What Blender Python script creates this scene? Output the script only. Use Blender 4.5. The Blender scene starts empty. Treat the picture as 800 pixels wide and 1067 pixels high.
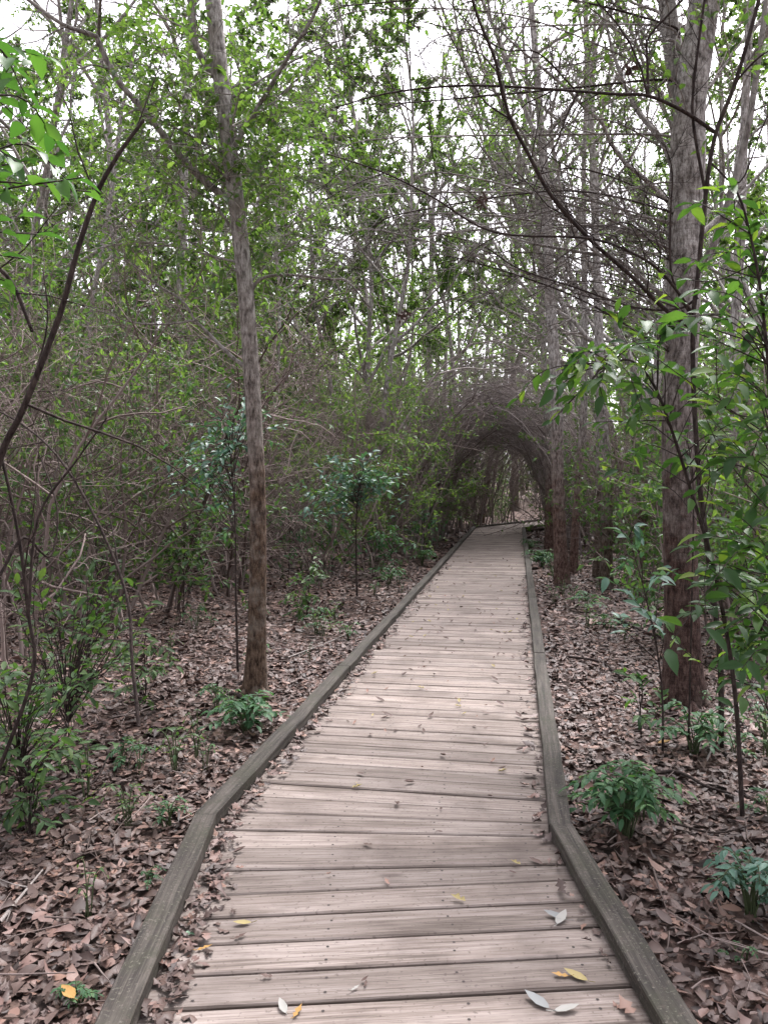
import bpy, math, random
import numpy as np

R = math.radians
SC = bpy.context.scene
COL = SC.collection
PI = math.pi

# ------------------------------------------------------------------ camera
CAM_Z = 1.45
FPX = 830.0
PITCH = -math.atan(33.5 / FPX)
cam_d = bpy.data.cameras.new('camera')
cam_d.sensor_width = 36
cam_d.lens = FPX / 1067 * 36
cam_d.clip_start = 0.05
cam_d.clip_end = 1000
cam = bpy.data.objects.new('camera', cam_d)
COL.objects.link(cam)
cam.location = (0, 0, CAM_Z)
cam.rotation_euler = (PI / 2 + PITCH, 0, 0)
SC.camera = cam
CP, SP = math.cos(PITCH), math.sin(PITCH)
GZ = -0.13


def ray(px, py):
    x, z = (px - 400) / FPX, (533.5 - py) / FPX
    return np.array([x, CP - SP * z, SP + CP * z])


def at(px, py, Y):
    d = ray(px, py)
    return np.array([0, 0, CAM_Z]) + d * (Y / d[1])


def on(px, py, z=0.0):
    d = ray(px, py)
    return np.array([0, 0, CAM_Z]) + d * ((z - CAM_Z) / d[2])


# ------------------------------------------------------------------ ground height and the line of the walk
B0, B1, B2, B3 = [np.array(p, float) for p in ((0.24, -3.5), (-0.015, 3.2), (3.40, 23.6), (11.5, 36.0))]


def path_x(y):
    return np.interp(y, [B0[1], B1[1], B2[1], B3[1], 60], [B0[0], B1[0], B2[0], B3[0], 26])


def ground_z(x, y):
    x = np.asarray(x, float)
    y = np.asarray(y, float)
    off = np.abs(x - path_x(y))
    amp = np.clip((off - 0.75) / 1.5, 0, 1)
    w = (0.05 * np.sin(x * 1.3 + 1.1 * np.sin(y * .6)) + 0.05 * np.sin(y * 1.1 + x * .7 + 2) + .03 * np.sin(3.1 * x - 2.3 * y))
    rise = 0.02 * np.clip(off - 3, 0, 30)
    return GZ + amp * w + rise


# ------------------------------------------------------------------ mesh builder
class MB:
    def __init__(self):
        self.v, self.f3, self.f4, self.m3, self.m4, self.n = [], [], [], [], [], 0
        self.uv4 = []
        self.ngon = []

    def add(self, v, f3=None, f4=None, mat=0, uv4=None):
        v = np.asarray(v, float)
        if f3 is not None and len(f3):
            f = np.asarray(f3, int) + self.n
            self.f3.append(f)
            self.m3.append(np.full(len(f), mat))
        if f4 is not None and len(f4):
            f = np.asarray(f4, int) + self.n
            self.f4.append(f)
            self.m4.append(np.full(len(f), mat))
            if uv4 is not None:
                self.uv4.append(uv4)
        self.v.append(v)
        self.n += len(v)

    def tube(self, pts, rad, sides=5, mat=0, lump=0, rng=None):
        pts = np.asarray(pts, float)
        rad = np.asarray(rad, float)
        n = len(pts)
        t = np.empty_like(pts)
        t[1:-1] = pts[2:] - pts[:-2]
        t[0] = pts[1] - pts[0]
        t[-1] = pts[-1] - pts[-2]
        t /= np.linalg.norm(t, axis=1)[:, None] + 1e-9
        a = np.array([0., 0, 1]) if abs(t[0][2]) < .9 else np.array([1., 0, 0])
        u = np.cross(t[0], a)
        u /= np.linalg.norm(u)
        U = np.empty_like(pts)
        for i in range(n):
            u = u - t[i] * u.dot(t[i])
            u /= math.sqrt(u.dot(u)) + 1e-9
            U[i] = u
        V = np.cross(t, U)
        ang = np.arange(sides) * (2 * PI / sides)
        rr = rad[:, None] * np.ones(sides)[None, :]
        if lump and rng is not None:
            ph = rng.uniform(0, 6.28, 3)
            z = np.cumsum(np.r_[0, np.linalg.norm(np.diff(pts, axis=0), axis=1)])
            rr = rr * (1 + lump * (np.sin(ang * 2 + ph[0] + z[:, None] * .9) + .6 * np.sin(ang * 3 + ph[1] - z[:, None] * 1.7)
                                   + .35 * np.sin(ang * 5 + ph[2] + z[:, None] * 5)))
        ring = pts[:, None, :] + rr[:, :, None] * (np.cos(ang)[None, :, None] * U[:, None, :] + np.sin(ang)[None, :, None] * V[:, None, :])
        i = np.arange(n - 1)[:, None] * sides
        j = np.arange(sides)[None, :]
        k = (j + 1) % sides
        f4 = np.stack([i + j, i + k, i + sides + k, i + sides + j], -1).reshape(-1, 4)
        v = ring.reshape(-1, 3)
        v = np.vstack([v, pts[-1] + t[-1] * rad[-1]])
        c = n * sides
        b = (n - 1) * sides
        f3 = np.array([[b + q, b + (q + 1) % sides, c] for q in range(sides)])
        self.add(v, f3, f4, mat)

    def leaves(self, P, D, N, L, W, mat=0, fold=.15, curl=.15, far=False, lobe=False):
        P, D, N = [np.asarray(a, float).reshape(-1, 3) for a in (P, D, N)]
        n = len(P)
        if not n:
            return
        L = np.broadcast_to(np.asarray(L, float), (n,))
        W = np.broadcast_to(np.asarray(W, float), (n,))
        fold = np.broadcast_to(np.asarray(fold, float), (n,))
        curl = np.broadcast_to(np.asarray(curl, float), (n,))
        D = D / (np.linalg.norm(D, axis=1)[:, None] + 1e-9)
        N = N - D * (N * D).sum(1)[:, None]
        N = N / (np.linalg.norm(N, axis=1)[:, None] + 1e-9)
        S = np.cross(D, N)
        if far:
            T = np.array([(0, 0), (.5, .42), (0, 1), (-.5, .42)])
            f3 = np.array([(0, 1, 2), (0, 2, 3)])
            f4 = None
        elif lobe:
            T = np.array([(0, 0), (0, .35), (0, .7), (0, 1), (.42, .2), (.16, .36), (.5, .56), (.2, .72), (-.42, .24), (-.16, .4), (-.5, .52), (-.2, .76)])
            f3 = np.array([(0, 4, 5), (0, 5, 1), (1, 5, 6), (1, 6, 2), (2, 6, 7), (2, 7, 3), (0, 9, 8), (0, 1, 9), (1, 10, 9), (1, 2, 10), (2, 11, 10), (2, 3, 11)])
            f4 = None
        else:
            T = np.array([(0, 0), (0, .3), (0, .62), (0, 1), (.26, .12), (.47, .38), (.33, .72), (-.26, .12), (-.47, .38), (-.33, .72)])
            f3 = np.array([(0, 4, 1), (2, 5, 6), (2, 6, 3), (0, 1, 7), (2, 9, 8), (2, 3, 9)])
            f4 = np.array([(1, 4, 5, 2), (1, 2, 8, 7)])
        k = len(T)
        a = T[None, :, 0] * W[:, None]
        b = np.broadcast_to(T[None, :, 1], (n, k))
        z = fold[:, None] * np.abs(T[None, :, 0]) * 2 * W[:, None] - curl[:, None] * (b - .3) ** 2
        v = P[:, None, :] + L[:, None, None] * (b[..., None] * D[:, None, :] + a[..., None] * S[:, None, :] + z[..., None] * N[:, None, :])
        o = (np.arange(n) * k)[:, None, None]
        F3 = (f3[None] + o).reshape(-1, 3)
        F4 = None if f4 is None else (f4[None] + o).reshape(-1, 4)
        self.add(v.reshape(-1, 3), F3, F4, mat)

    def box_path(self, quad_bottom, quad_top, mat=0):
        pass

    def mesh(self, name, mats, smooth=True):
        me = bpy.data.meshes.new(name)
        v = np.vstack(self.v).astype(np.float32)
        f3 = np.vstack(self.f3) if self.f3 else np.zeros((0, 3), int)
        f4 = np.vstack(self.f4) if self.f4 else np.zeros((0, 4), int)
        me.vertices.add(len(v))
        me.vertices.foreach_set('co', v.ravel())
        nl = f3.size + f4.size
        me.loops.add(nl)
        me.loops.foreach_set('vertex_index', np.r_[f3.ravel(), f4.ravel()].astype(np.int32))
        me.polygons.add(len(f3) + len(f4))
        st = np.r_[np.arange(len(f3)) * 3, f3.size + np.arange(len(f4)) * 4].astype(np.int32)
        me.polygons.foreach_set('loop_start', st)
        mi = np.r_[np.concatenate(self.m3) if self.m3 else [], np.concatenate(self.m4) if self.m4 else []].astype(np.int32)
        me.polygons.foreach_set('material_index', mi)
        me.polygons.foreach_set('use_smooth', np.full(len(mi), smooth))
        for m in (mats if isinstance(mats, (list, tuple)) else [mats]):
            me.materials.append(m)
        if self.uv4 and not self.f3:
            lay = me.uv_layers.new(name='UVMap')
            lay.data.foreach_set('uv', np.concatenate([u.reshape(-1) for u in self.uv4]).astype(np.float32))
        me.update(calc_edges=True)
        me.validate()
        return me


def link(name, me, parent=None, loc=None):
    o = bpy.data.objects.new(name, me)
    COL.objects.link(o)
    if parent is not None:
        o.parent = parent
    if loc is not None:
        o.location = loc
    return o


def tag(o, label=None, cat=None, group=None, kind=None):
    if label:
        o['label'] = label
    if cat:
        o['category'] = cat
    if group:
        o['group'] = group
    if kind:
        o['kind'] = kind
    return o


def empty(name, loc):
    e = bpy.data.objects.new(name, None)
    COL.objects.link(e)
    e.location = loc
    e.empty_display_size = .1
    return e


def copy_tree(root, loc, rz=0, s=1.0, tilt=0):
    r = root.copy()
    COL.objects.link(r)
    r.location = loc
    r.rotation_euler = (tilt, 0, rz)
    r.scale = (s, s, s)
    for ch in root.children:
        c = ch.copy()
        COL.objects.link(c)
        c.parent = r
    return r


ONES = 'zeroth first second third fourth fifth sixth seventh eighth ninth tenth eleventh twelfth thirteenth fourteenth fifteenth sixteenth seventeenth eighteenth nineteenth'.split()
TENS = {2: 'twent', 3: 'thirt', 4: 'fort', 5: 'fift'}


def nth(i):
    if i < 20:
        return ONES[i]
    t, u = divmod(i, 10)
    return TENS[t] + 'ieth' if u == 0 else TENS[t] + 'y-' + ONES[u]


# ------------------------------------------------------------------ materials
def new_mat(name):
    m = bpy.data.materials.new(name)
    m.use_nodes = True
    nt = m.node_tree
    nt.nodes.clear()
    out = nt.nodes.new('ShaderNodeOutputMaterial')
    return m, nt, out


def N_(nt, typ, **kw):
    n = nt.nodes.new(typ)
    for k, v in kw.items():
        if k in n.inputs:
            n.inputs[k].default_value = v
        else:
            setattr(n, k, v)
    return n


def ramp(nt, stops):
    n = nt.nodes.new('ShaderNodeValToRGB')
    e = n.color_ramp.elements
    while len(e) < len(stops):
        e.new(.5)
    for el, (p, c) in zip(e, stops):
        el.position = p
        el.color = (c[0], c[1], c[2], 1)
    return n


def leaf_mat(name, stops, trans=.4, rough=.5, spec=.4, tint=1.25):
    m, nt, out = new_mat(name)
    L = nt.links.new
    geo = N_(nt, 'ShaderNodeNewGeometry')
    oi = N_(nt, 'ShaderNodeObjectInfo')
    mx = N_(nt, 'ShaderNodeMath', operation='MULTIPLY_ADD')
    mx.inputs[1].default_value = .8
    L(geo.outputs['Random Per Island'], mx.inputs[0])
    ml = N_(nt, 'ShaderNodeMath', operation='MULTIPLY')
    ml.inputs[1].default_value = .2
    L(oi.outputs['Random'], ml.inputs[0])
    L(ml.outputs[0], mx.inputs[2])
    rp = ramp(nt, stops)
    L(mx.outputs[0], rp.inputs[0])
    p = N_(nt, 'ShaderNodeBsdfPrincipled')
    p.inputs['Roughness'].default_value = rough
    p.inputs['Specular IOR Level'].default_value = spec
    L(rp.outputs[0], p.inputs['Base Color'])
    if trans > 0:
        t = N_(nt, 'ShaderNodeBsdfTranslucent')
        mc = N_(nt, 'ShaderNodeMix', data_type='RGBA', blend_type='MULTIPLY')
        mc.inputs[0].default_value = 1
        L(rp.outputs[0], mc.inputs[6])
        mc.inputs[7].default_value = (1.32 * tint, 1.42 * tint, .7, 1)
        L(mc.outputs[2], t.inputs['Color'])
        ms = N_(nt, 'ShaderNodeMixShader')
        ms.inputs[0].default_value = trans
        L(p.outputs[0], ms.inputs[1])
        L(t.outputs[0], ms.inputs[2])
        L(ms.outputs[0], out.inputs[0])
    else:
        L(p.outputs[0], out.inputs[0])
    return m


def bark_mat(name, dark, mid, light, patch, patch_amt=.5, sc=1.0, bump=.5, ring=0.0, upper=None):
    m, nt, out = new_mat(name)
    L = nt.links.new
    tc = N_(nt, 'ShaderNodeTexCoord')
    mp = N_(nt, 'ShaderNodeMapping')
    mp.inputs['Scale'].default_value = (32 * sc, 32 * sc, 13 * sc)
    L(tc.outputs['Object'], mp.inputs[0])
    n1 = N_(nt, 'ShaderNodeTexNoise', Scale=1.0, Detail=7.0, Roughness=.68)
    L(mp.outputs[0], n1.inputs['Vector'])
    rp = ramp(nt, [(.36, dark), (.5, mid), (.66, light)])
    L(n1.outputs[0], rp.inputs[0])
    n2 = N_(nt, 'ShaderNodeTexNoise', Scale=4.5 * sc, Detail=6.0, Roughness=.65)
    L(tc.outputs['Object'], n2.inputs['Vector'])
    r2 = ramp(nt, [(.5, (0, 0, 0)), (.62, (1, 1, 1))])
    L(n2.outputs[0], r2.inputs[0])
    mu = N_(nt, 'ShaderNodeMath', operation='MULTIPLY')
    mu.inputs[1].default_value = patch_amt
    L(r2.outputs[0], mu.inputs[0])
    mc = N_(nt, 'ShaderNodeMix', data_type='RGBA')
    L(mu.outputs[0], mc.inputs[0])
    col = rp.outputs[0]
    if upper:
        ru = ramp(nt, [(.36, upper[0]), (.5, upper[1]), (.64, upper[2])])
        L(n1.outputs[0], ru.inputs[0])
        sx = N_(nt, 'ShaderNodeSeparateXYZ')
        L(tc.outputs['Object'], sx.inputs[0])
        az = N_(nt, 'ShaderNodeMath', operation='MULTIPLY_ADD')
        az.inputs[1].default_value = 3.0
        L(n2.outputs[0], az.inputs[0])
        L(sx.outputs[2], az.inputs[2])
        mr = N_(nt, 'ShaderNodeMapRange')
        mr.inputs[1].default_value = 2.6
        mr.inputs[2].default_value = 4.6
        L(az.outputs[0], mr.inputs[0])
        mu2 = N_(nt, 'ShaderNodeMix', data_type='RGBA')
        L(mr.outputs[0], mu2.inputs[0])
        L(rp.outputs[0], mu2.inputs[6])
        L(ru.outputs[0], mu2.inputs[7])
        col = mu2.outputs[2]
    mpc = N_(nt, 'ShaderNodeMapping')
    mpc.inputs['Scale'].default_value = (75 * sc, 75 * sc, 16 * sc)
    L(tc.outputs['Object'], mpc.inputs[0])
    nc = N_(nt, 'ShaderNodeTexNoise', Scale=1.0, Detail=5.0, Roughness=.7)
    L(mpc.outputs[0], nc.inputs['Vector'])
    rc = ramp(nt, [(.36, (.35, .32, .30)), (.47, (.92, .92, .92)), (.62, (1.15, 1.15, 1.15))])
    L(nc.outputs[0], rc.inputs[0])
    mcr = N_(nt, 'ShaderNodeMix', data_type='RGBA', blend_type='MULTIPLY')
    mcr.inputs[0].default_value = 1
    L(col, mcr.inputs[6])
    L(rc.outputs[0], mcr.inputs[7])
    L(mcr.outputs[2], mc.inputs[6])
    mc.inputs[7].default_value = (*patch, 1)
    p = N_(nt, 'ShaderNodeBsdfPrincipled')
    p.inputs['Roughness'].default_value = .88
    p.inputs['Specular IOR Level'].default_value = .2
    L(mc.outputs[2], p.inputs['Base Color'])
    # fine cross rings on the bark
    mp2 = N_(nt, 'ShaderNodeMapping')
    mp2.inputs['Scale'].default_value = (6 * sc, 6 * sc, 42 * sc)
    L(tc.outputs['Object'], mp2.inputs[0])
    n3 = N_(nt, 'ShaderNodeTexNoise', Scale=1.0, Detail=3.0)
    L(mp2.outputs[0], n3.inputs['Vector'])
    ad = N_(nt, 'ShaderNodeMath', operation='MULTIPLY_ADD')
    ad.inputs[1].default_value = ring
    L(n3.outputs[0], ad.inputs[0])
    L(n1.outputs[0], ad.inputs[2])
    b = N_(nt, 'ShaderNodeBump', Strength=bump, Distance=.025)
    L(ad.outputs[0], b.inputs['Height'])
    L(b.outputs[0], p.inputs['Normal'])
    L(p.outputs[0], out.inputs[0])
    return m


def twig_mat(name, a, b):
    m, nt, out = new_mat(name)
    L = nt.links.new
    geo = N_(nt, 'ShaderNodeNewGeometry')
    rp = ramp(nt, [(0, a), (.75, tuple((x + y) / 2 for x, y in zip(a, b))), (1, b)])
    L(geo.outputs['Random Per Island'], rp.inputs[0])
    p = N_(nt, 'ShaderNodeBsdfPrincipled')
    p.inputs['Roughness'].default_value = .85
    p.inputs['Specular IOR Level'].default_value = .2
    L(rp.outputs[0], p.inputs['Base Color'])
    L(p.outputs[0], out.inputs[0])
    return m


def wood_mat(name, cols, stain, algae=None, rough=.8, fleck=None):
    m, nt, out = new_mat(name)
    L = nt.links.new
    uv = N_(nt, 'ShaderNodeUVMap', uv_map='UVMap')
    tc = N_(nt, 'ShaderNodeTexCoord')
    geo = N_(nt, 'ShaderNodeNewGeometry')
    # grain: u runs with the board
    mp = N_(nt, 'ShaderNodeMapping')
    mp.inputs['Scale'].default_value = (2.2, 75, 1)
    L(uv.outputs[0], mp.inputs[0])
    g1 = N_(nt, 'ShaderNodeTexNoise', Scale=1.0, Detail=5.0, Roughness=.6, Distortion=.6)
    L(mp.outputs[0], g1.inputs['Vector'])
    mpb = N_(nt, 'ShaderNodeMapping')
    mpb.inputs['Scale'].default_value = (1.1, 16, 1)
    L(uv.outputs[0], mpb.inputs[0])
    g2 = N_(nt, 'ShaderNodeTexNoise', Scale=1.0, Detail=3.0, Roughness=.5, Distortion=1.2)
    L(mpb.outputs[0], g2.inputs['Vector'])
    mxg = N_(nt, 'ShaderNodeMix', data_type='FLOAT')
    mxg.inputs[0].default_value = .45
    L(g1.outputs[0], mxg.inputs[2])
    L(g2.outputs[0], mxg.inputs[3])
    rp = ramp(nt, [(.36, cols[0]), (.47, cols[1]), (.60, cols[2])])
    L(mxg.outputs[0], rp.inputs[0])
    mf = N_(nt, 'ShaderNodeMapping')
    mf.inputs['Scale'].default_value = (5, 260, 1)
    L(uv.outputs[0], mf.inputs[0])
    g3 = N_(nt, 'ShaderNodeTexNoise', Scale=1.0, Detail=4.0, Roughness=.7, Distortion=.4)
    L(mf.outputs[0], g3.inputs['Vector'])
    r3 = ramp(nt, [(.36, (.5, .47, .45)), (.48, (.95, .95, .95)), (.65, (1.0, 1.0, 1.0))])
    L(g3.outputs[0], r3.inputs[0])
    m3 = N_(nt, 'ShaderNodeMix', data_type='RGBA', blend_type='MULTIPLY')
    m3.inputs[0].default_value = .9
    L(rp.outputs[0], m3.inputs[6])
    L(r3.outputs[0], m3.inputs[7])
    # board to board difference
    hs = N_(nt, 'ShaderNodeHueSaturation')
    mr = N_(nt, 'ShaderNodeMapRange')
    mr.inputs[3].default_value = .74
    mr.inputs[4].default_value = 1.18
    L(geo.outputs['Random Per Island'], mr.inputs[0])
    L(mr.outputs[0], hs.inputs['Value'])
    L(m3.outputs[2], hs.inputs['Color'])
    # knots
    mk = N_(nt, 'ShaderNodeMapping')
    mk.inputs['Scale'].default_value = (2.2, 6.5, 1)
    L(uv.outputs[0], mk.inputs[0])
    vo = N_(nt, 'ShaderNodeTexVoronoi', Scale=1.0, Randomness=1.0)
    L(mk.outputs[0], vo.inputs['Vector'])
    rk = ramp(nt, [(.05, (1, 1, 1)), (.12, (0, 0, 0))])
    L(vo.outputs['Distance'], rk.inputs[0])
    kn = N_(nt, 'ShaderNodeMix', data_type='RGBA')
    km = N_(nt, 'ShaderNodeMath', operation='MULTIPLY')
    km.inputs[1].default_value = .75
    L(rk.outputs[0], km.inputs[0])
    L(km.outputs[0], kn.inputs[0])
    L(hs.outputs[0], kn.inputs[6])
    kn.inputs[7].default_value = (*stain, 1)
    # stains
    ns = N_(nt, 'ShaderNodeTexNoise', Scale=2.6, Detail=6.0, Roughness=.62)
    L(tc.outputs['Object'], ns.inputs['Vector'])
    rs = ramp(nt, [(.48, (0, 0, 0)), (.72, (1, 1, 1))])
    L(ns.outputs[0], rs.inputs[0])
    st = N_(nt, 'ShaderNodeMix', data_type='RGBA')
    sm = N_(nt, 'ShaderNodeMath', operation='MULTIPLY')
    sm.inputs[1].default_value = .7
    L(rs.outputs[0], sm.inputs[0])
    L(sm.outputs[0], st.inputs[0])
    L(kn.outputs[2], st.inputs[6])
    st.inputs[7].default_value = (*stain, 1)
    last = st.outputs[2]
    if algae:
        na = N_(nt, 'ShaderNodeTexNoise', Scale=7.0, Detail=7.0, Roughness=.7)
        L(tc.outputs['Object'], na.inputs['Vector'])
        ra = ramp(nt, [(.46, (0, 0, 0)), (.62, (.7, .7, .7))])
        L(na.outputs[0], ra.inputs[0])
        am = N_(nt, 'ShaderNodeMix', data_type='RGBA')
        L(ra.outputs[0], am.inputs[0])
        L(last, am.inputs[6])
        am.inputs[7].default_value = (*algae, 1)
        last = am.outputs[2]
    # light lichen / dirt specks
    nd = N_(nt, 'ShaderNodeTexNoise', Scale=55.0, Detail=3.0, Roughness=.6)
    L(tc.outputs['Object'], nd.inputs['Vector'])
    rd = ramp(nt, [(.60, (0, 0, 0)), (.68, (1, 1, 1))])
    L(nd.outputs[0], rd.inputs[0])
    dm = N_(nt, 'ShaderNodeMath', operation='MULTIPLY')
    dm.inputs[1].default_value = .55
    L(rd.outputs[0], dm.inputs[0])
    dx = N_(nt, 'ShaderNodeMix', data_type='RGBA')
    L(dm.outputs[0], dx.inputs[0])
    L(last, dx.inputs[6])
    dx.inputs[7].default_value = (.07, .052, .045, 1)
    last = dx.outputs[2]
    if fleck:
        nf = N_(nt, 'ShaderNodeTexNoise', Scale=90.0, Detail=4.0, Roughness=.7)
        L(tc.outputs['Object'], nf.inputs['Vector'])
        rf = ramp(nt, [(.57, (0, 0, 0)), (.66, (.8, .8, .8))])
        L(nf.outputs[0], rf.inputs[0])
        fm = N_(nt, 'ShaderNodeMix', data_type='RGBA')
        L(rf.outputs[0], fm.inputs[0])
        L(last, fm.inputs[6])
        fm.inputs[7].default_value = (*fleck, 1)
        last = fm.outputs[2]
    p = N_(nt, 'ShaderNodeBsdfPrincipled')
    p.inputs['Roughness'].default_value = rough
    p.inputs['Specular IOR Level'].default_value = .3
    L(last, p.inputs['Base Color'])
    b = N_(nt, 'ShaderNodeBump', Strength=.7, Distance=.006)
    L(mxg.outputs[0], b.inputs['Height'])
    L(b.outputs[0], p.inputs['Normal'])
    L(p.outputs[0], out.inputs[0])
    return m


def flat_mat(name, c, rough=.8, spec=.3):
    m, nt, out = new_mat(name)
    p = N_(nt, 'ShaderNodeBsdfPrincipled')
    p.inputs['Base Color'].default_value = (*c, 1)
    p.inputs['Roughness'].default_value = rough
    p.inputs['Specular IOR Level'].default_value = spec
    nt.links.new(p.outputs[0], out.inputs[0])
    return m


def ground_mat():
    m, nt, out = new_mat('litter_soil')
    L = nt.links.new
    tc = N_(nt, 'ShaderNodeTexCoord')
    vo = N_(nt, 'ShaderNodeTexVoronoi', Scale=14.0, Randomness=1.0)
    nw = N_(nt, 'ShaderNodeTexNoise', Scale=9.0, Detail=4.0)
    L(tc.outputs['Object'], nw.inputs['Vector'])
    mxv = N_(nt, 'ShaderNodeMix', data_type='VECTOR')
    mxv.inputs[0].default_value = .12
    L(tc.outputs['Object'], mxv.inputs[4])
    L(nw.outputs['Color'], mxv.inputs[5])
    L(mxv.outputs[1], vo.inputs['Vector'])
    sp = N_(nt, 'ShaderNodeSeparateColor')
    L(vo.outputs['Color'], sp.inputs[0])
    rp = ramp(nt, [(0, (.03, .022, .019)), (.35, (.08, .055, .046)), (.7, (.15, .10, .085)), (1, (.22, .155, .13))])
    L(sp.outputs[0], rp.inputs[0])
    n2 = N_(nt, 'ShaderNodeTexNoise', Scale=1.2, Detail=6.0, Roughness=.7)
    L(tc.outputs['Object'], n2.inputs['Vector'])
    r2 = ramp(nt, [(.4, (.45, .42, .4)), (.62, (1, 1, 1))])
    L(n2.outputs[0], r2.inputs[0])
    mc = N_(nt, 'ShaderNodeMix', data_type='RGBA', blend_type='MULTIPLY')
    mc.inputs[0].default_value = 1
    L(rp.outputs[0], mc.inputs[6])
    L(r2.outputs[0], mc.inputs[7])
    p = N_(nt, 'ShaderNodeBsdfPrincipled')
    p.inputs['Roughness'].default_value = .9
    p.inputs['Specular IOR Level'].default_value = .2
    L(mc.outputs[2], p.inputs['Base Color'])
    b = N_(nt, 'ShaderNodeBump', Strength=.8, Distance=.04)
    L(vo.outputs['Distance'], b.inputs['Height'])
    L(b.outputs[0], p.inputs['Normal'])
    L(p.outputs[0], out.inputs[0])
    return m


M = {}
M['deck'] = wood_mat('weathered_deck_wood', [(.118, .095, .08), (.225, .186, .162), (.315, .27, .243)], (.085, .066, .057))
M['rail'] = wood_mat('damp_rail_wood', [(.016, .014, .012), (.044, .038, .032), (.095, .083, .071)], (.02, .017, .014), algae=(.036, .036, .023), fleck=(.13, .12, .10))
M['nail'] = flat_mat('rusty_nail', (.035, .027, .024), .6)
M['joist'] = flat_mat('dark_joist_wood', (.045, .036, .03), .9)
M['ground'] = ground_mat()
M['litter'] = leaf_mat('dry_leaf_brown', [(0, (.018, .011, .009)), (.28, (.058, .034, .027)), (.48, (.115, .075, .061)), (.6, (.08, .055, .048)), (.75, (.18, .112, .095)), (.9, (.22, .128, .092)), (1, (.38, .29, .25))], trans=.0, rough=.55, spec=.45)
UPPER = ((.11, .098, .09), (.33, .31, .29), (.54, .52, .495))  # upper bark's own grey, made paler with the brighter light painted in
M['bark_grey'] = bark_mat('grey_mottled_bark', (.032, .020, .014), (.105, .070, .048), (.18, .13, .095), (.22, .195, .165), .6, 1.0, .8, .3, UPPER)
M['limb_grey'] = bark_mat('grey_limb_bark', (.09, .08, .072), (.22, .20, .185), (.34, .32, .30), (.40, .385, .365), .6, 1.0, .6, .3)
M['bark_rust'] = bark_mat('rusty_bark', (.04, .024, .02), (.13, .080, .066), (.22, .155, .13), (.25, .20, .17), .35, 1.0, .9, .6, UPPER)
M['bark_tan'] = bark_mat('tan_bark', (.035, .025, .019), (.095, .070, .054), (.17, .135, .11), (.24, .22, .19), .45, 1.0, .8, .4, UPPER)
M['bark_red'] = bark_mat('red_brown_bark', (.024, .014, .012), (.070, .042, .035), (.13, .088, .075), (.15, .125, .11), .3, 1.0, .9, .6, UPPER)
M['twig'] = twig_mat('mauve_twig', (.085, .062, .054), (.36, .295, .27))
M['twig_pale'] = twig_mat('pale_twig', (.14, .12, .11), (.46, .42, .39))
M['twig_arch'] = twig_mat('arch_twig', (.15, .122, .115), (.52, .46, .44))
M['twig_dark'] = bark_mat('dark_wet_bark', (.018, .013, .012), (.04, .029, .026), (.075, .057, .05), (.09, .075, .066), .25, 1.5, .4)
M['leaf'] = leaf_mat('canopy_leaf', [(0, (.045, .088, .032)), (.5, (.085, .145, .05)), (.85, (.125, .19, .068)), (1, (.18, .24, .095))], trans=.5)
M['leaf_under'] = leaf_mat('understorey_leaf', [(0, (.035, .08, .03)), (.6, (.07, .135, .045)), (1, (.13, .20, .065))], trans=.4)
M['leaf_gloss'] = leaf_mat('glossy_leaf', [(0, (.022, .058, .022)), (.55, (.045, .105, .032)), (.82, (.085, .17, .045)), (.93, (.16, .25, .05)), (1, (.24, .32, .06))], trans=.38, rough=.5, spec=.32)
M['leaf_blue'] = leaf_mat('blue_green_leaf', [(0, (.035, .09, .065)), (.6, (.07, .16, .115)), (1, (.14, .25, .185))], trans=.25, rough=.45, spec=.4)
M['leaf_bright'] = leaf_mat('bright_broad_leaf', [(0, (.04, .11, .028)), (.6, (.065, .155, .034)), (1, (.12, .23, .05))], trans=.4, tint=1.0)
M['leaf_herb'] = leaf_mat('herb_leaf', [(0, (.03, .085, .038)), (.6, (.055, .135, .06)), (1, (.11, .21, .08))], trans=.3, rough=.55, spec=.3)
M['green_stem'] = flat_mat('green_stem', (.06, .08, .035))


# ------------------------------------------------------------------ growth
def unit(v):
    v = np.asarray(v, float)
    return v / (math.sqrt(v.dot(v)) + 1e-9)


def smooth(pts, n):
    """Catmull-Rom through the given points."""
    P = np.asarray(pts, float)
    P = np.vstack([2 * P[0] - P[1], P, 2 * P[-1] - P[-2]])
    out = []
    for i in range(1, len(P) - 2):
        for t in np.linspace(0, 1, n, endpoint=False):
            a, b, c, d = P[i - 1], P[i], P[i + 1], P[i + 2]
            out.append(.5 * ((2 * b) + (c - a) * t + (2 * a - 5 * b + 4 * c - d) * t * t + (3 * b - a - 3 * c + d) * t ** 3))
    out.append(P[-2])
    return np.array(out)


def grow(rng, segs, lp, p, d, L, r, lev, G):
    n = max(3, int(L / G['seg'][lev]) + 2)
    step = L / (n - 1)
    pts = [np.asarray(p, float)]
    dirs = []
    dd = unit(d)
    W = rng.normal(0, G['wig'][lev], (n, 3))
    W[:, 2] += G['up'][lev]
    for i in range(n - 1):
        dd = unit(dd + W[i])
        dirs.append(dd)
        pts.append(pts[-1] + dd * step)
    dirs.append(dd)
    rad = r * np.linspace(1, G['tip'][lev], n)
    segs.append((lev, np.array(pts), rad))
    branch_from(rng, segs, lp, np.array(pts), dirs, rad, L, lev, G)


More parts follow.
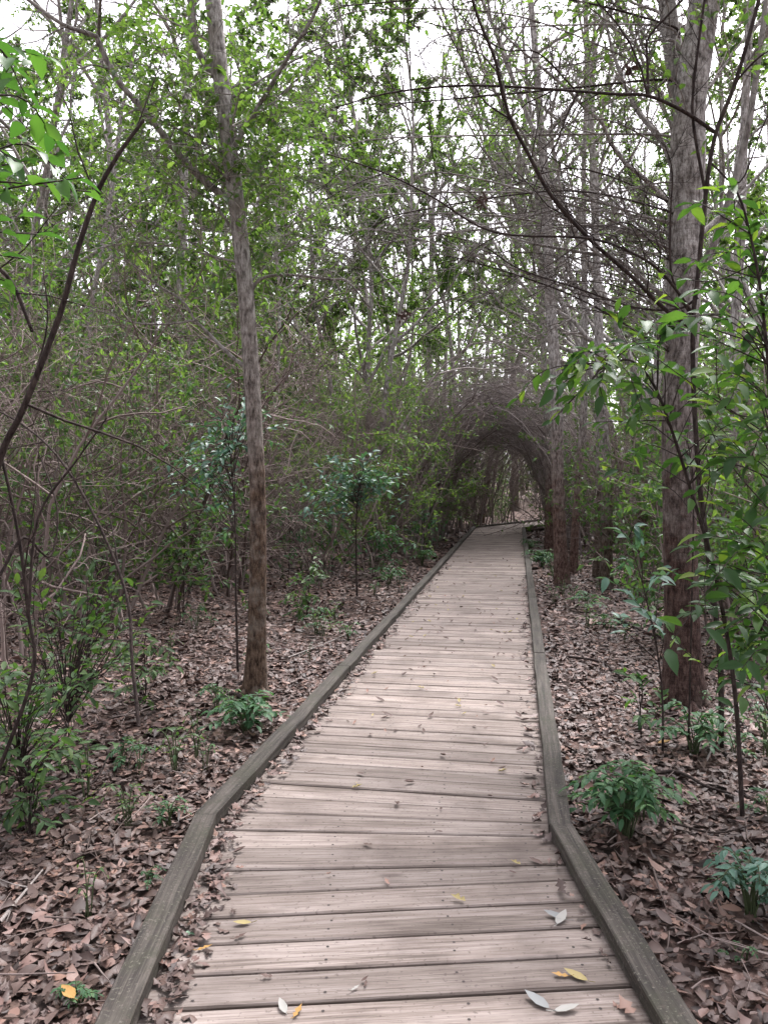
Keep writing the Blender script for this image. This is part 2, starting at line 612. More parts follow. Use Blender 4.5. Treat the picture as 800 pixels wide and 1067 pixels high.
def branch_from(rng, segs, lp, pts, dirs, rad, L, lev, G):
    n = len(pts)
    if lev == 2 and G.get('clump'):
        G = dict(G, leaf_n=0 if rng.uniform() < G['clump'] else G['leaf_n'] / (1 - G['clump']) * rng.uniform(.7, 1.3), clump=0)
    if lev >= G['leaf_lev']:
        k = rng.poisson(G['leaf_n'] * L)
        for t in rng.uniform(.15, 1, k):
            i = min(n - 2, int(t * (n - 1)))
            lp.append(np.r_[pts[i] + (pts[i + 1] - pts[i]) * rng.uniform(), dirs[i]])
    if lev < G['max']:
        k = max(1, int(round(G['n'][lev] * rng.uniform(.75, 1.25))))
        for j in range(k):
            t = G['t0'][lev] + (1 - G['t0'][lev]) * (j + rng.uniform()) / k
            f = t * (n - 1)
            i = min(n - 2, int(f))
            q = pts[i] + (pts[i + 1] - pts[i]) * (f - i)
            dd = dirs[i]
            s = rng.normal(0, 1, 3)
            s = unit(s - dd * s.dot(dd))
            a = R(G['ang'][lev]) + rng.normal(0, .2)
            cd = dd * math.cos(a) + s * math.sin(a)
            L2 = L * G['lr'][lev] * (1.15 - G.get('sh', .65) * t) * rng.uniform(.55, 1.25)
            r2 = max(G['rmin'], min(rad[i] * .75, G['rr'][lev] * L2))
            if L2 > .06:
                grow(rng, segs, lp, q, cd, L2, r2, lev + 1, G)


def leaf_arrays(rng, lp, flat=.6, spread=1.0):
    A = np.array(lp)
    P, D0 = A[:, :3], A[:, 3:]
    n = len(A)
    D = D0 * .55 + rng.normal(0, .6 * spread, (n, 3))
    D[:, 2] -= .1
    Nn = rng.normal(0, 1 - flat + .25, (n, 3))
    Nn[:, 2] += flat * 1.4
    return P, D, Nn


SIDES = (9, 5, 4, 3, 3)


def put_segs(mb, segs, keep, mat=0, sides=SIDES, lump=0, rng=None):
    for lev, pts, rad in segs:
        if keep(lev):
            mb.tube(pts, rad, sides[lev], mat, lump if lev == 0 else 0, rng)


def tree_proto(seed, name, H, r, G, bark, twig, leafm, leaf_size, lean=(0, 0)):
    rng = np.random.default_rng(seed)
    segs, lp = [], []
    grow(rng, segs, lp, (0, 0, -.25), unit((lean[0], lean[1], 1)), H + .25, r, 0, G)
    # root flare
    lev, pts, rad = segs[0]
    z = np.linspace(0, 1, len(rad)) * H
    segs[0] = (lev, pts, rad * (1 + .6 * np.exp(-np.clip(z - .2, 0, 9) / .18)))
    a = MB()
    put_segs(a, segs, lambda l: l <= 1, lump=.03, rng=rng)
    b = MB()
    put_segs(b, segs, lambda l: l > 1, 0)
    if lp:
        P, D, Nn = leaf_arrays(rng, lp)
        n = len(P)
        b.leaves(P, D, Nn, leaf_size * rng.uniform(.6, 1.3, n), .5, mat=1, far=True, fold=.2, curl=.2)
    root = empty(name, (0, 0, 0))
    link('trunk', a.mesh('trunk', bark), root)
    link('crown', b.mesh('crown', [twig, leafm]), root)
    return root


def shrub_proto(seed, name, stems, H, G, stem_m, leafm, leaf_size, spread=.5, far=True, ratio=.45, parts=True):
    rng = np.random.default_rng(seed)
    segs, lp = [], []
    for i in range(stems):
        a = rng.uniform(0, 2 * PI)
        s = rng.uniform(.1, spread)
        q = np.array([math.cos(a) * .12 * rng.uniform(0, 2), math.sin(a) * .12 * rng.uniform(0, 2), -.12])
        grow(rng, segs, lp, q, unit((math.cos(a) * s, math.sin(a) * s, 1)), H * rng.uniform(.65, 1.1), G['r0'] * rng.uniform(.6, 1.2), 0, G)
    a = MB()
    put_segs(a, segs, lambda l: True, sides=(5, 4, 3, 3, 3))
    if not lp or leafm is None:
        o = link(name, a.mesh(name, stem_m))
        return o
    b = MB()
    P, D, Nn = leaf_arrays(rng, lp)
    b.leaves(P, D, Nn, leaf_size * rng.uniform(.6, 1.3, len(P)), ratio, far=far, fold=.18, curl=.25)
    root = empty(name, (0, 0, 0))
    link('stems', a.mesh('stems', stem_m), root)
    link('foliage', b.mesh('foliage', leafm), root)
    return root


# ------------------------------------------------------------------ world and light
w = bpy.data.worlds.new('World')
SC.world = w
w.use_nodes = True
nt = w.node_tree
nt.nodes.clear()
wo = nt.nodes.new('ShaderNodeOutputWorld')
bg = nt.nodes.new('ShaderNodeBackground')
sky = nt.nodes.new('ShaderNodeTexSky')
sky.sky_type = 'NISHITA'
sky.sun_disc = False
SUN_EL, SUN_AZ = R(58), R(25)      # azimuth measured from +Y towards +X
sky.sun_elevation = SUN_EL
sky.sun_rotation = SUN_AZ
sky.air_density = 1.0
sky.dust_density = 5.0
sky.ozone_density = 1.0
hs = nt.nodes.new('ShaderNodeHueSaturation')
hs.inputs['Saturation'].default_value = .12
nt.links.new(sky.outputs[0], hs.inputs['Color'])
tn = nt.nodes.new('ShaderNodeMix')
tn.data_type = 'RGBA'
tn.blend_type = 'MULTIPLY'
tn.inputs[0].default_value = 1
tn.inputs[7].default_value = (1.0, .962, 1.03, 1)
nt.links.new(hs.outputs[0], tn.inputs[6])
nt.links.new(tn.outputs[2], bg.inputs[0])
bg.inputs[1].default_value = .15
nt.links.new(bg.outputs[0], wo.inputs[0])

sd = bpy.data.lights.new('sun', 'SUN')
sd.energy = 1.6
sd.angle = R(15)
sd.color = (1, .965, .94)
so = bpy.data.objects.new('sun', sd)
COL.objects.link(so)
so.rotation_euler = (PI / 2 - SUN_EL, 0, PI - SUN_AZ)
so.location = (5, 10, 30)

vs = SC.view_settings
vs.view_transform = 'Standard'
vs.look = 'None'
vs.gamma = 1
vs.use_curve_mapping = False
vs.exposure = 1.72
cy = SC.cycles
cy.max_bounces = 7
cy.diffuse_bounces = 4
cy.glossy_bounces = 2
cy.transmission_bounces = 4
cy.transparent_max_bounces = 4
cy.caustics_reflective = False
cy.caustics_refractive = False
cy.use_denoising = True
try:
    cy.denoiser = 'OPENIMAGEDENOISE'
    cy.denoising_prefilter = 'NONE'
except Exception:
    pass

# ------------------------------------------------------------------ ground
gx = np.concatenate([np.linspace(-250, -14, 20)[:-1], np.arange(-14, 18, .22), np.linspace(18, 250, 20)])
gy = np.concatenate([np.linspace(-200, -4, 16)[:-1], np.arange(-4, 40, .22), np.linspace(40, 300, 20)])
X, Y = np.meshgrid(gx, gy)
Z = ground_z(X, Y)
Z = np.where(np.abs(X) + np.abs(Y) > 90, np.minimum(Z, 1.2), Z)
g = MB()
nx, ny = len(gx), len(gy)
i = (np.arange(ny - 1)[:, None] * nx + np.arange(nx - 1)[None, :]).reshape(-1)
g.add(np.stack([X, Y, Z], -1).reshape(-1, 3), None, np.stack([i, i + 1, i + nx + 1, i + nx], -1))
tag(link('ground', g.mesh('ground', M['ground'])), 'forest floor of brown soil and rotting leaves', kind='structure')

# ------------------------------------------------------------------ boardwalk
HALF = 0.765          # outer edge of the deck
RAIL_W, RAIL_H, LIFT = .09, .052, .014


def heading(a, b):
    d = b - a
    return math.atan2(d[0], d[1])


H1, H2, H3 = heading(B0, B1), heading(B1, B2), heading(B2, B3)
L1, L2, L3 = np.linalg.norm(B1 - B0), np.linalg.norm(B2 - B1), np.linalg.norm(B3 - B2)


def centre(s):
    if s < L1:
        return B0 + (B1 - B0) * s / L1
    if s < L1 + L2:
        return B1 + (B2 - B1) * (s - L1) / L2
    return B2 + (B3 - B2) * (s - L1 - L2) / L3


def head_at(s):
    return float(np.interp(s, [0, L1 - .42, L1 + .42, L1 + L2 - .6, L1 + L2 + .6, L1 + L2 + L3], [H1 - R(2.6), H1 - R(2.6), H2, H2, H3, H3]))


rng = np.random.default_rng(5)
walk = empty('boardwalk', (B1[0], B1[1], 0))
tag(walk, 'weathered grey timber boardwalk with low kerb rails running into the woods', 'boardwalk')
OFF = np.array([B1[0], B1[1], 0])


def plank(mb, A, B, C, D, z0, z1, ru, rv):
    """A-B near edge (left to right), D-C far edge; bevelled top edges."""
    A, B, C, D = [np.array(q) for q in (A, B, C, D)]
    ex = unit(B - A)
    e1 = unit(D - A)
    bv = .005
    lo = [A, B, C, D]
    hi = [A + ex * bv + e1 * bv, B - ex * bv + e1 * bv, C - ex * bv - e1 * bv, D + ex * bv - e1 * bv]
    v = [(*q, z0) for q in lo] + [(*q, z1 - bv) for q in lo] + [(*q, z1) for q in hi]
    f = [(8, 9, 10, 11)] + [(a, (a + 1) % 4, 4 + (a + 1) % 4, 4 + a) for a in range(4)] + [(4 + a, 4 + (a + 1) % 4, 8 + (a + 1) % 4, 8 + a) for a in range(4)] + [(3, 2, 1, 0)]
    vv = np.array(v) - OFF
    uv = []
    for fc in f:
        for k in fc:
            q = np.array(v[k][:2]) - A
            uv.append((q.dot(ex) + ru, q.dot(np.array([-ex[1], ex[0]])) + rv + (v[k][2] - z1) * .7))
    mb.add(vv, None, f, 0, np.array(uv))


dk = MB()
s = 0.0
total = L1 + L2 + L3


def line(s):
    c, h = centre(s), head_at(s)
    return c, np.array([math.cos(h), -math.sin(h)])


while s < total - .2:
    wd = rng.uniform(.134, .143)
    gap = rng.choice([.005, .008, .011, .015], p=[.15, .3, .35, .2])
    (c0, r0), (c1, r1) = line(s), line(s + wd)
    e = rng.uniform(-.018, .018, 2)
    tw = rng.normal(0, .0018, 2)
    z1 = rng.normal(0, .0018)
    f0 = np.array([-r0[1], r0[0]])
    A = c0 - r0 * (HALF + e[0]) + f0 * tw[0]
    B = c0 + r0 * (HALF + e[1]) + f0 * tw[1]
    C = c1 + r1 * (HALF + e[1]) + f0 * tw[1]
    D = c1 - r1 * (HALF + e[0]) + f0 * tw[0]
    plank(dk, A, B, C, D, z1 - .038, z1, rng.uniform(0, 50), rng.uniform(0, 50))
    if s < 12:
        for u in (-.56, -.19, .2, .57):
            for vq in (.3, .72):
                q = c0 + (c1 - c0) * (vq + rng.normal(0, .05)) + r0 * (u + rng.normal(0, .008))
                a = np.arange(6) * PI / 3
                dk.add(np.c_[q[0] +    .0052 * np.cos(a) - OFF[0], q[1] +    .0052 * np.sin(a) - OFF[1], np.full(6, z1 + .0012)],
                       None, [(0, 1, 2, 3), (0, 3, 4, 5)], 1, np.zeros((8, 2)))
    s += wd + gap
link('deck', dk.mesh('deck', [M['deck'], M['nail']], smooth=False), walk)


def box_seg(mb, a, b, wl, wr, z0, z1, mat=0, ca=0, cb=0, bev=.004):
    """beam from a to b (2-D); ca / cb: mitre slopes at the two ends."""
    d = unit(b - a)
    rgt = np.array([d[1], -d[0]])
    prof = [(wl, z0), (wl, z1 - bev), (wl + bev, z1), (wr - bev, z1), (wr, z1 - bev), (wr, z0)]
    L = np.linalg.norm(b - a)
    n = max(2, int(L / .25))
    wob = rng.normal(0, .0022, n + 1)
    wz = rng.normal(0, .0016, n + 1)
    v = []
    for i in range(n + 1):
        t = i / n
        for (u, z) in prof:
            along = t * L + (ca * u if i == 0 else 0) + (cb * u if i == n else 0)
            q = a + d * along + rgt * (u + wob[i])
            v.append((q[0], q[1], z + wz[i]))
    v = np.array(v)
    f, uv = [], []
    ru, rv = rng.uniform(0, 40, 2)
    k = len(prof)
    per = np.cumsum([0] + [math.dist(prof[i], prof[(i + 1) % k]) for i in range(k)])
    for i in range(n):
        for j in range(k):
            jj = (j + 1) % k
            f.append((i * k + j, i * k + jj, (i + 1) * k + jj, (i + 1) * k + j))
            u0, u1 = ru + L * i / n, ru + L * (i + 1) / n
            uv += [(u0, rv + per[j]), (u0, rv + per[j + 1]), (u1, rv + per[j + 1]), (u1, rv + per[j])]
    f += [(0, 1, 4, 5), (1, 2, 3, 4)]
    uv += [(ru, rv), (ru, rv + .05), (ru + .09, rv + .05), (ru + .09, rv)] * 2
    o = n * k
    f += [(o + 5, o + 4, o + 1, o), (o + 4, o + 3, o + 2, o + 1)]
    uv += [(ru, rv), (ru, rv + .05), (ru + .09, rv + .05), (ru + .09, rv)] * 2
    mb.add(v - OFF, None, f, mat, np.array(uv))


def rail_run(a, b, u, ha, hb, hm, first_len):
    """kerb boards end to end between two bends; mitred where the heading changes."""
    d = unit(b - a)
    L = np.linalg.norm(b - a)
    cuts = [0.0]
    x = first_len
    while x < L - 1.2:
        cuts.append(x)
        x += 3.05
    cuts.append(L)
    for i in range(len(cuts) - 1):
        ca = math.tan((hm - ha) / 2) if i == 0 else 0
        cb = -math.tan((hb - hm) / 2) if i == len(cuts) - 2 else 0
        mb = MB()
        g0 = .002 if i else .001
        box_seg(mb, a + d * (cuts[i] + g0), a + d * (cuts[i + 1] - .001), u - RAIL_W / 2, u + RAIL_W / 2, LIFT, LIFT + RAIL_H + rng.normal(0, .001), 0, ca, cb)
        link('kerb_rail', mb.mesh('kerb_rail', M['rail'], smooth=False), walk)


for sg in (-1, 1):
    u = sg * (HALF - RAIL_W / 2 + .004)
    rail_run(B0, B1, u, H1, H2, H1, 3.1)
    rail_run(B1, B2, u, H1, H3, H2, 2.6 if sg < 0 else 3.3)
    rail_run(B2, B3, u, H2, H3, H3, 2.9)
# spacer blocks under the rails and the joists under the deck
for sg in (-1, 1):
    s = .4
    while s < total - .3:
        c, r = line(s)
        h = head_at(s)
        f0 = np.array([math.sin(h), math.cos(h)])
        q = c + r * sg * (HALF - .045)
        mb = MB()
        plank(mb, q - f0 * .06 - r * .035, q - f0 * .06 + r * .035, q + f0 * .06 + r * .035, q + f0 * .06 - r * .035, .003, LIFT - .001, 0, 0)
        link('spacer_block', mb.mesh('spacer_block', M['joist'], smooth=False), walk)
        s += 1.22
for u in (-.62, 0, .62):
    mb = MB()
    for a, b in ((B0, B1), (B1, B2), (B2, B3)):
        box_seg(mb, a, b, u - .02, u + .02, -.2, -.046)
    link('joist', mb.mesh('joist', M['joist'], smooth=False), walk)


# ------------------------------------------------------------------ leaf litter
def litter_leaves(rng, x, y, z, size):
    n = len(x)
    P = np.stack([x, y, z], -1)
    a = rng.uniform(0, 2 * PI, n)
    D = np.stack([np.cos(a), np.sin(a), rng.normal(0, .13, n)], -1)
    Nn = np.stack([rng.normal(0, .24, n), rng.normal(0, .24, n), np.where(rng.uniform(size=n) < .5, 1, -1)], -1)
    return dict(P=P, D=D, N=Nn, L=size * np.clip(rng.lognormal(-.05, .38, n), .35, 1.6), W=rng.uniform(.4, .75, n), fold=rng.normal(.12, .25, n), curl=rng.normal(.1, .45, n))


rng = np.random.default_rng(11)
lit = MB()
for (y0, y1, x0, x1, dens, size) in ((1.3, 4.5, -3.4, 3.4, 1700, .049), (4.5, 8, -5, 6, 1000, .053), (8, 14, -6, 8, 380, .066), (14, 26, -5, 10, 60, .13)):
    n = int((y1 - y0) * (x1 - x0) * dens)
    x, y = rng.uniform(x0, x1, n), rng.uniform(y0, y1, n)
    off = np.abs(x - path_x(y))
    ok = off > HALF + .01
    x, y = x[ok], y[ok]
    z = ground_z(x, y) + rng.uniform(.0, .032, len(x))
    k = len(x) // 3
    for sl, lobe in ((slice(0, k), True), (slice(k, None), False)):
        lit.leaves(lobe=lobe and y0 < 8, far=y0 >= 8, **litter_leaves(rng, x[sl], y[sl], z[sl], size))
tag(link('leaf_litter', lit.mesh('leaf_litter', M['litter'])), 'thick carpet of dry brown fallen leaves on the forest floor', 'leaf litter', kind='stuff')

# drifts of leaves caught against the kerb rails
dr = MB()
for sg, y0, y1, n, wd in ((-1, 1.7, 3.6, 330, .055), (-1, 3.6, 7.5, 330, .04), (-1, 7.5, 14, 200, .05), (1, 1.7, 4.2, 70, .04), (1, 4.2, 12, 220, .045)):
    y = rng.uniform(y0, y1, n)
    e = np.abs(rng.normal(0, wd, n)) * (.35 + .65 * np.abs(np.sin(y * 2.1 + sg)))
    h = np.where(y < B1[1], H1, H2)
    x = path_x(y) + sg * (HALF - RAIL_W - .012 - e) / np.cos(h)
    dr.leaves(lobe=True, **litter_leaves(rng, x, y, .006 + rng.uniform(0, .015, n) * (e < .1), .045))
tag(link('leaf_debris', dr.mesh('leaf_debris', M['litter'])), 'small dry leaves drifted along the inside of the kerb rails', 'leaf debris', kind='stuff')


def deck_leaf(px, py, L, ang, mat, label, name='fallen_leaf', W=.5, group=None, curl=.5, lobe=True, z=.006):
    p = on(px, py, 0)
    mb = MB()
    mb.leaves([(0, 0, 0)], [(1, 0, .06)], [(.05, .08, 1)], L, W, fold=.12, curl=-curl * .35, lobe=lobe)
    st = smooth([(-.3 * L, .02 * L, .006), (-.12 * L, 0, .002), (0, 0, 0)], 3)
    mb.tube(st, np.full(len(st), .0012), 3)
    o = link(name, mb.mesh(name, mat, smooth=True), loc=(p[0], p[1], z))
    o.rotation_euler = (0, 0, ang)
    tag(o, label, 'leaf', group)
    return o


M['leaf_paper'] = flat_mat('bleached_leaf', (.30, .295, .27), .7)
M['leaf_silver'] = flat_mat('silvery_leaf_back', (.20, .21, .205), .6)
M['leaf_yellow'] = flat_mat('yellow_leaf', (.33, .19, .055), .6)
M['leaf_khaki'] = flat_mat('khaki_leaf', (.27, .22, .09), .6)
M['leaf_tan'] = flat_mat('tan_leaf', (.26, .155, .12), .6)
M['leaf_brown'] = flat_mat('brown_leaf', (.09, .055, .045), .6)
M['leaf_mint'] = flat_mat('pale_green_leaf', (.16, .27, .17), .5)
for spec in (
    (572, 1053, .085, 2.3, 'leaf_silver', 'large silvery grey leaf lying at the front edge of the deck'),
    (577, 1056, .075, .2, 'leaf_paper', 'pale bleached leaf beside the silvery leaf at the deck front'),
    (612, 1024, .075, 2.5, 'leaf_khaki', 'curled khaki leaf near the right kerb rail at the front'),
    (592, 1019, .05, 3.0, 'leaf_yellow', 'small yellow leaf beside the khaki leaf on the front planks'),
    (580, 965, .085, 1.0, 'leaf_paper', 'crumpled pale leaf just inside the right kerb rail'),
    (590, 960, .08, 2.6, 'leaf_silver', 'grey crumpled leaf touching the right kerb rail before the bend'),
    (236, 926, .065, 2.8, 'leaf_tan', 'tan rounded leaf near the left rail below the bend'),
    (205, 992, .05, .4, 'leaf_yellow', 'orange yellow leaf against the left kerb rail'),
    (206, 974, .055, 3.4, 'leaf_mint', 'pale mint green leaf beside the left kerb rail'),
    (262, 963, .06, 3.3, 'leaf_khaki', 'thin olive leaf lying along a plank gap on the left'),
    (244, 980, .045, .6, 'leaf_brown', 'small dark brown leaf below the thin olive leaf'),
    (298, 1058, .06, 2.0, 'leaf_paper', 'off-white leaf with a long curved stalk at the front edge'),
    (306, 1062, .05, 1.2, 'leaf_yellow', 'dull yellow leaf scrap beside the off-white leaf'),
    (366, 1034, .03, .7, 'leaf_paper', 'tiny white leaf scrap on the third plank from the front'),
    (405, 923, .04, 1.9, 'leaf_tan', 'small orange-tan leaf in the middle of the deck'),
    (320, 806, .05, .5, 'leaf_brown', 'dark curled leaf on the deck past the bend'),
    (565, 902, .06, 2.4, 'leaf_brown', 'dark leaf wedged under the right rail just before the bend'),
    (556, 820, .06, 1.4, 'leaf_brown', 'dark leaf beside the right rail just past the bend'),
    (380, 1030, .028, 1.4, 'leaf_brown', 'tiny brown leaf crumb near the front middle of the deck'),
):
    deck_leaf(spec[0], spec[1], spec[2], spec[3], M[spec[4]], spec[5], lobe=spec[2] < .06, W=.42)
# scraps scattered over the deck: each its own object, nothing tells them apart
scr_src = []
for q in range(6):
    mb = MB()
    rr = np.random.default_rng(200 + q)
    mb.leaves([(0, 0, 0)], [(1, 0, .1)], [(.1, .1, 1)], .04 * rr.uniform(.7, 1.2), rr.uniform(.35, .6), fold=rr.uniform(.1, .5), curl=-rr.uniform(.2, .9), lobe=q % 2 == 0)
    scr_src.append(mb.mesh('leaf_scrap', [M['leaf_brown'], M['leaf_brown'], M['leaf_tan'], M['leaf_brown'], M['leaf_khaki'], M['leaf_brown']][q]))
rng = np.random.default_rng(77)
for k in range(285):
    y = rng.uniform(2.2, 15) if k < 130 else rng.uniform(4.5, 11)
    s_ = rng.uniform(-1, 1)
    s_ = np.sign(s_) * abs(s_) ** .75
    x = path_x(y) + s_ * .6
    o = link('leaf_scrap', scr_src[k % 6], loc=(x, y, .007))
    o.rotation_euler = (0, 0, rng.uniform(0, 6.28))
    o.scale = [rng.uniform(.5, 1.5)] * 3
    tag(o, 'small dry curled leaf scrap scattered on the boardwalk planks', 'leaf', 'dry leaf scraps scattered over the boardwalk')

# ------------------------------------------------------------------ prototypes of the woods
G_TREE = dict(seg=(.5, .35, .25, .2), wig=(.045, .14, .2, .25), up=(.02, .05, .02, 0), tip=(.25, .3, .35, .5), n=(15, 8, 6, 0), t0=(.36, .25, .15, 0),
              ang=(52, 48, 45, 0), lr=(.32, .42, .45, 0), rr=(.016, .010, .007, 0), rmin=.0035, leaf_lev=2, leaf_n=58, max=3, clump=.45)
G_BARE = dict(G_TREE, n=(14, 9, 6, 0), t0=(.3, .2, .15, 0), leaf_n=10, wig=(.06, .16, .2, .25), lr=(.34, .45, .45, 0), ang=(48, 50, 48, 0))
G_POLE = dict(G_TREE, n=(9, 6, 5, 0), t0=(.6, .25, .15, 0), leaf_n=20)
protos = dict(
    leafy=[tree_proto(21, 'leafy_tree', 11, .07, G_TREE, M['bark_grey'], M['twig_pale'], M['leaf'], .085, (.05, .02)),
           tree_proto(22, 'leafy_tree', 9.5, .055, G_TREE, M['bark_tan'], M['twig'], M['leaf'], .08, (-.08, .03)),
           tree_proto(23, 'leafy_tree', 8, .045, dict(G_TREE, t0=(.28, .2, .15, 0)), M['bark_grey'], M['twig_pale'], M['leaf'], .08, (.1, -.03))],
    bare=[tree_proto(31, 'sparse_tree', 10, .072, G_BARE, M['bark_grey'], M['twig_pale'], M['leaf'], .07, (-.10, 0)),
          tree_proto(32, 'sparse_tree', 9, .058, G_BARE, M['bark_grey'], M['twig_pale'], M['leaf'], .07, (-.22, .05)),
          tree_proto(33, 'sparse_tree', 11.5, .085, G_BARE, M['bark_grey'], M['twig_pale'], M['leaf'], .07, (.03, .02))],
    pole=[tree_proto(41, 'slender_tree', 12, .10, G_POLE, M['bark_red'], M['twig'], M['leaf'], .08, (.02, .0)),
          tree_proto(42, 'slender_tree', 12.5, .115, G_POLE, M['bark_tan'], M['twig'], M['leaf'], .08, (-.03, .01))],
)
G_SH = dict(seg=(.28, .2, .15, .12), wig=(.12, .2, .25, .3), up=(.0, -.01, -.02, -.02), tip=(.3, .4, .5, .6), n=(8, 6, 4, 0), t0=(.15, .15, .1, 0),
            ang=(50, 52, 52, 0), lr=(.5, .5, .5, 0), rr=(.009, .006, .005, 0), rmin=.0026, leaf_lev=1, leaf_n=0, max=3, r0=.017, sh=.5)
protos['twiggy'] = [shrub_proto(51, 'twiggy_shrub', 8, 3.2, G_SH, M['twig'], None, 0, .8),
                    shrub_proto(52, 'twiggy_shrub', 7, 3.8, G_SH, M['twig'], None, 0, .6),
                    shrub_proto(53, 'twiggy_shrub', 9, 2.6, G_SH, M['twig'], None, 0, 1.0)]
G_LS = dict(G_SH, n=(7, 5, 0, 0), max=2, leaf_lev=1, leaf_n=22, up=(.02, .02, 0, 0))
protos['leafshrub'] = [shrub_proto(61, 'leafy_shrub', 6, 3.0, G_LS, M['twig'], M['leaf_under'], .075, .5),
                       shrub_proto(62, 'leafy_shrub', 5, 4.0, G_LS, M['twig'], M['leaf'], .08, .4),
                       shrub_proto(63, 'leafy_shrub', 7, 2.0, dict(G_LS, leaf_n=30), M['twig'], M['leaf_under'], .065, .7)]


def arch_proto(seed, nr):
    """a shrub whose stems bow over the walk (its middle at local x = 1.75) and leave a rounded hollow."""
    rng = np.random.default_rng(seed)
    segs, lp = [], []
    G = dict(G_SH, n=(13, 6, 3, 0), t0=(.12, .1, .1, 0), lr=(.17, .5, .5, 0), up=(0, 0, 0, 0), ang=(38, 42, 45, 0), rmin=.003, wig=(.08, .14, .2, .3))
    for k in range(nr):
        rho = 1.02 + .75 * rng.uniform() ** 1.5
        y0, y1 = rng.normal(0, .5), rng.normal(0, 1.4)
        th = np.radians(np.linspace(180, rng.uniform(12, 65), 14))
        f = np.linspace(0, 1, 14)
        w_ = 1.42 * rho * (1 + .12 * np.sin(3 * th + rng.uniform(0, 6)))
        pts = np.c_[1.75 + w_ * np.cos(th), y0 + (y1 - y0) * f, 2.68 * rho ** .8 * np.sin(th) ** .85 * (1 + .05 * np.sin(4 * th + rng.uniform(0, 6))) - .1]
        pts[1:-1] += rng.normal(0, .03, (12, 3))
        dirs = [unit(pts[min(i + 1, 13)] - pts[max(i - 1, 0)]) for i in range(14)]
        rad = np.linspace(.02, .005, 14) * rng.uniform(.6, 1.35)
        segs.append((0, pts, rad))
        branch_from(rng, segs, lp, pts, dirs, rad, 5.5 * rho, 0, G)
    segs = [q for q in segs if q[0] == 0 or not np.any(((q[1][:, 0] - 1.75) / 1.36) ** 2 + (q[1][:, 2] / 2.55) ** 2 < 1)]
    mb = MB()
    put_segs(mb, segs, lambda l: True, sides=(5, 4, 3, 3, 3))
    return link('arching_shrub', mb.mesh('arching_shrub', M['twig_arch']))


protos['arch'] = [arch_proto(71, 10), arch_proto(72, 9), arch_proto(73, 10)]
USED = set()


def place(kind, i, x, y, rz, s, tilt=0, dz=0):
    src = protos[kind][i % len(protos[kind])]
    loc = (x, y, float(ground_z(x, y)) + dz)
    if src.name not in USED:
        USED.add(src.name)
        src.location = loc
        src.rotation_euler = (tilt, 0, rz)
        src.scale = (s, s, s)
        return src
    return copy_tree(src, loc, rz, s, tilt)


# thicket of twiggy shrubs on both sides, in rows parallel to the walk
rng = np.random.default_rng(3)


def front(y, side):
    if side < 0:
        return float(np.interp(y, [4, 7, 12, 17, 21, 30], [3.9, 3.7, 3.1, 2.3, 1.75, 1.7]))
    return float(np.interp(y, [4, 8, 12, 17, 21, 30], [4.0, 3.4, 3.0, 2.3, 1.8, 1.7]))


ROWN = ('front', 'second', 'third', 'rear')
for side, word in ((-1, 'left'), (1, 'right')):
    for row in range(4):
        items = []
        y = (6.2, 6.8, 8.0, 10.0)[row] + rng.uniform(0, .5)
        while y < (27, 27, 28, 29)[row]:
            u = front(y, side) + .3 + row * 1.6 + rng.normal(0, .25)
            x = path_x(y) + side * u
            px = 400 + FPX * x / y
            if -120 < px < 920:
                items.append((x, y))
            y += rng.uniform(1.35, 1.9) + .12 * row
        for k, (x, y) in enumerate(items):
            leafy = rng.uniform() < ((.12, .2, .5, .85) if side < 0 else (.3, .35, .45, .6))[row]
            kind = 'leafshrub' if leafy else 'twiggy'
            o = place(kind, int(rng.integers(3)), x, y, rng.uniform(0, 6.28), rng.uniform(.8, 1.15) * (1 + .08 * row + ((0, 0, .5, .9)[row] if leafy else 0)))
            d = 'thin green-leaved shrub' if leafy else 'bare brown twiggy shrub'
            tag(o, f'{d}, {word} thicket\'s {ROWN[row]} row, {nth(k + 1)} from the camera', 'shrub', f'shrubs of the thicket {word} of the boardwalk')

# tall understorey bushes behind the thicket
rng = np.random.default_rng(37)
for side, word in ((-1, 'left'), (1, 'right')):
    k = 0
    for row in range(2):
        y = 10.5 + 2 * row
        while y < 34:
            x = path_x(y) + side * (front(y, side) + 6.2 + 2.6 * row + rng.normal(0, .4))
            if abs(x / y * FPX) < 500:
                k += 1
                o = place('leafshrub', int(rng.integers(2)), x, y, rng.uniform(0, 6.28), rng.uniform(1.6, 2.3))
                tag(o, f'tall green understorey bush {word} of the walk behind the thicket, {nth(k)} from the camera', 'bush', f'tall bushes behind the {word} thicket')
            y += rng.uniform(2.0, 2.9)

# shrubs arching over the far end of the walk
for side, word in ((-1, 'left'), (1, 'right')):
    items = []
    y = 18.0
    while y < 28:
        s_ = float(np.interp(y, [16, 19, 22, 31], [1.12, 1.06, .98, .96])) * rng.uniform(.97, 1.06)
        h = float(np.interp(y, [22.5, 25], [H2, H3]))
        items.append((path_x(y) + side * 1.75 * s_ / math.cos(h), y, h, s_))
        y += rng.uniform(1.0, 1.25)
    for k, (x, y, h, s_) in enumerate(items):
        o = place('arch', k + (side > 0), x, y, -h + (0 if side < 0 else PI) + rng.normal(0, .06), s_)
        tag(o, f'bare shrub arching over the walk from the {word}, {nth(k + 1)} in the tunnel from the camera', 'shrub', f'arching shrubs {word} of the boardwalk')

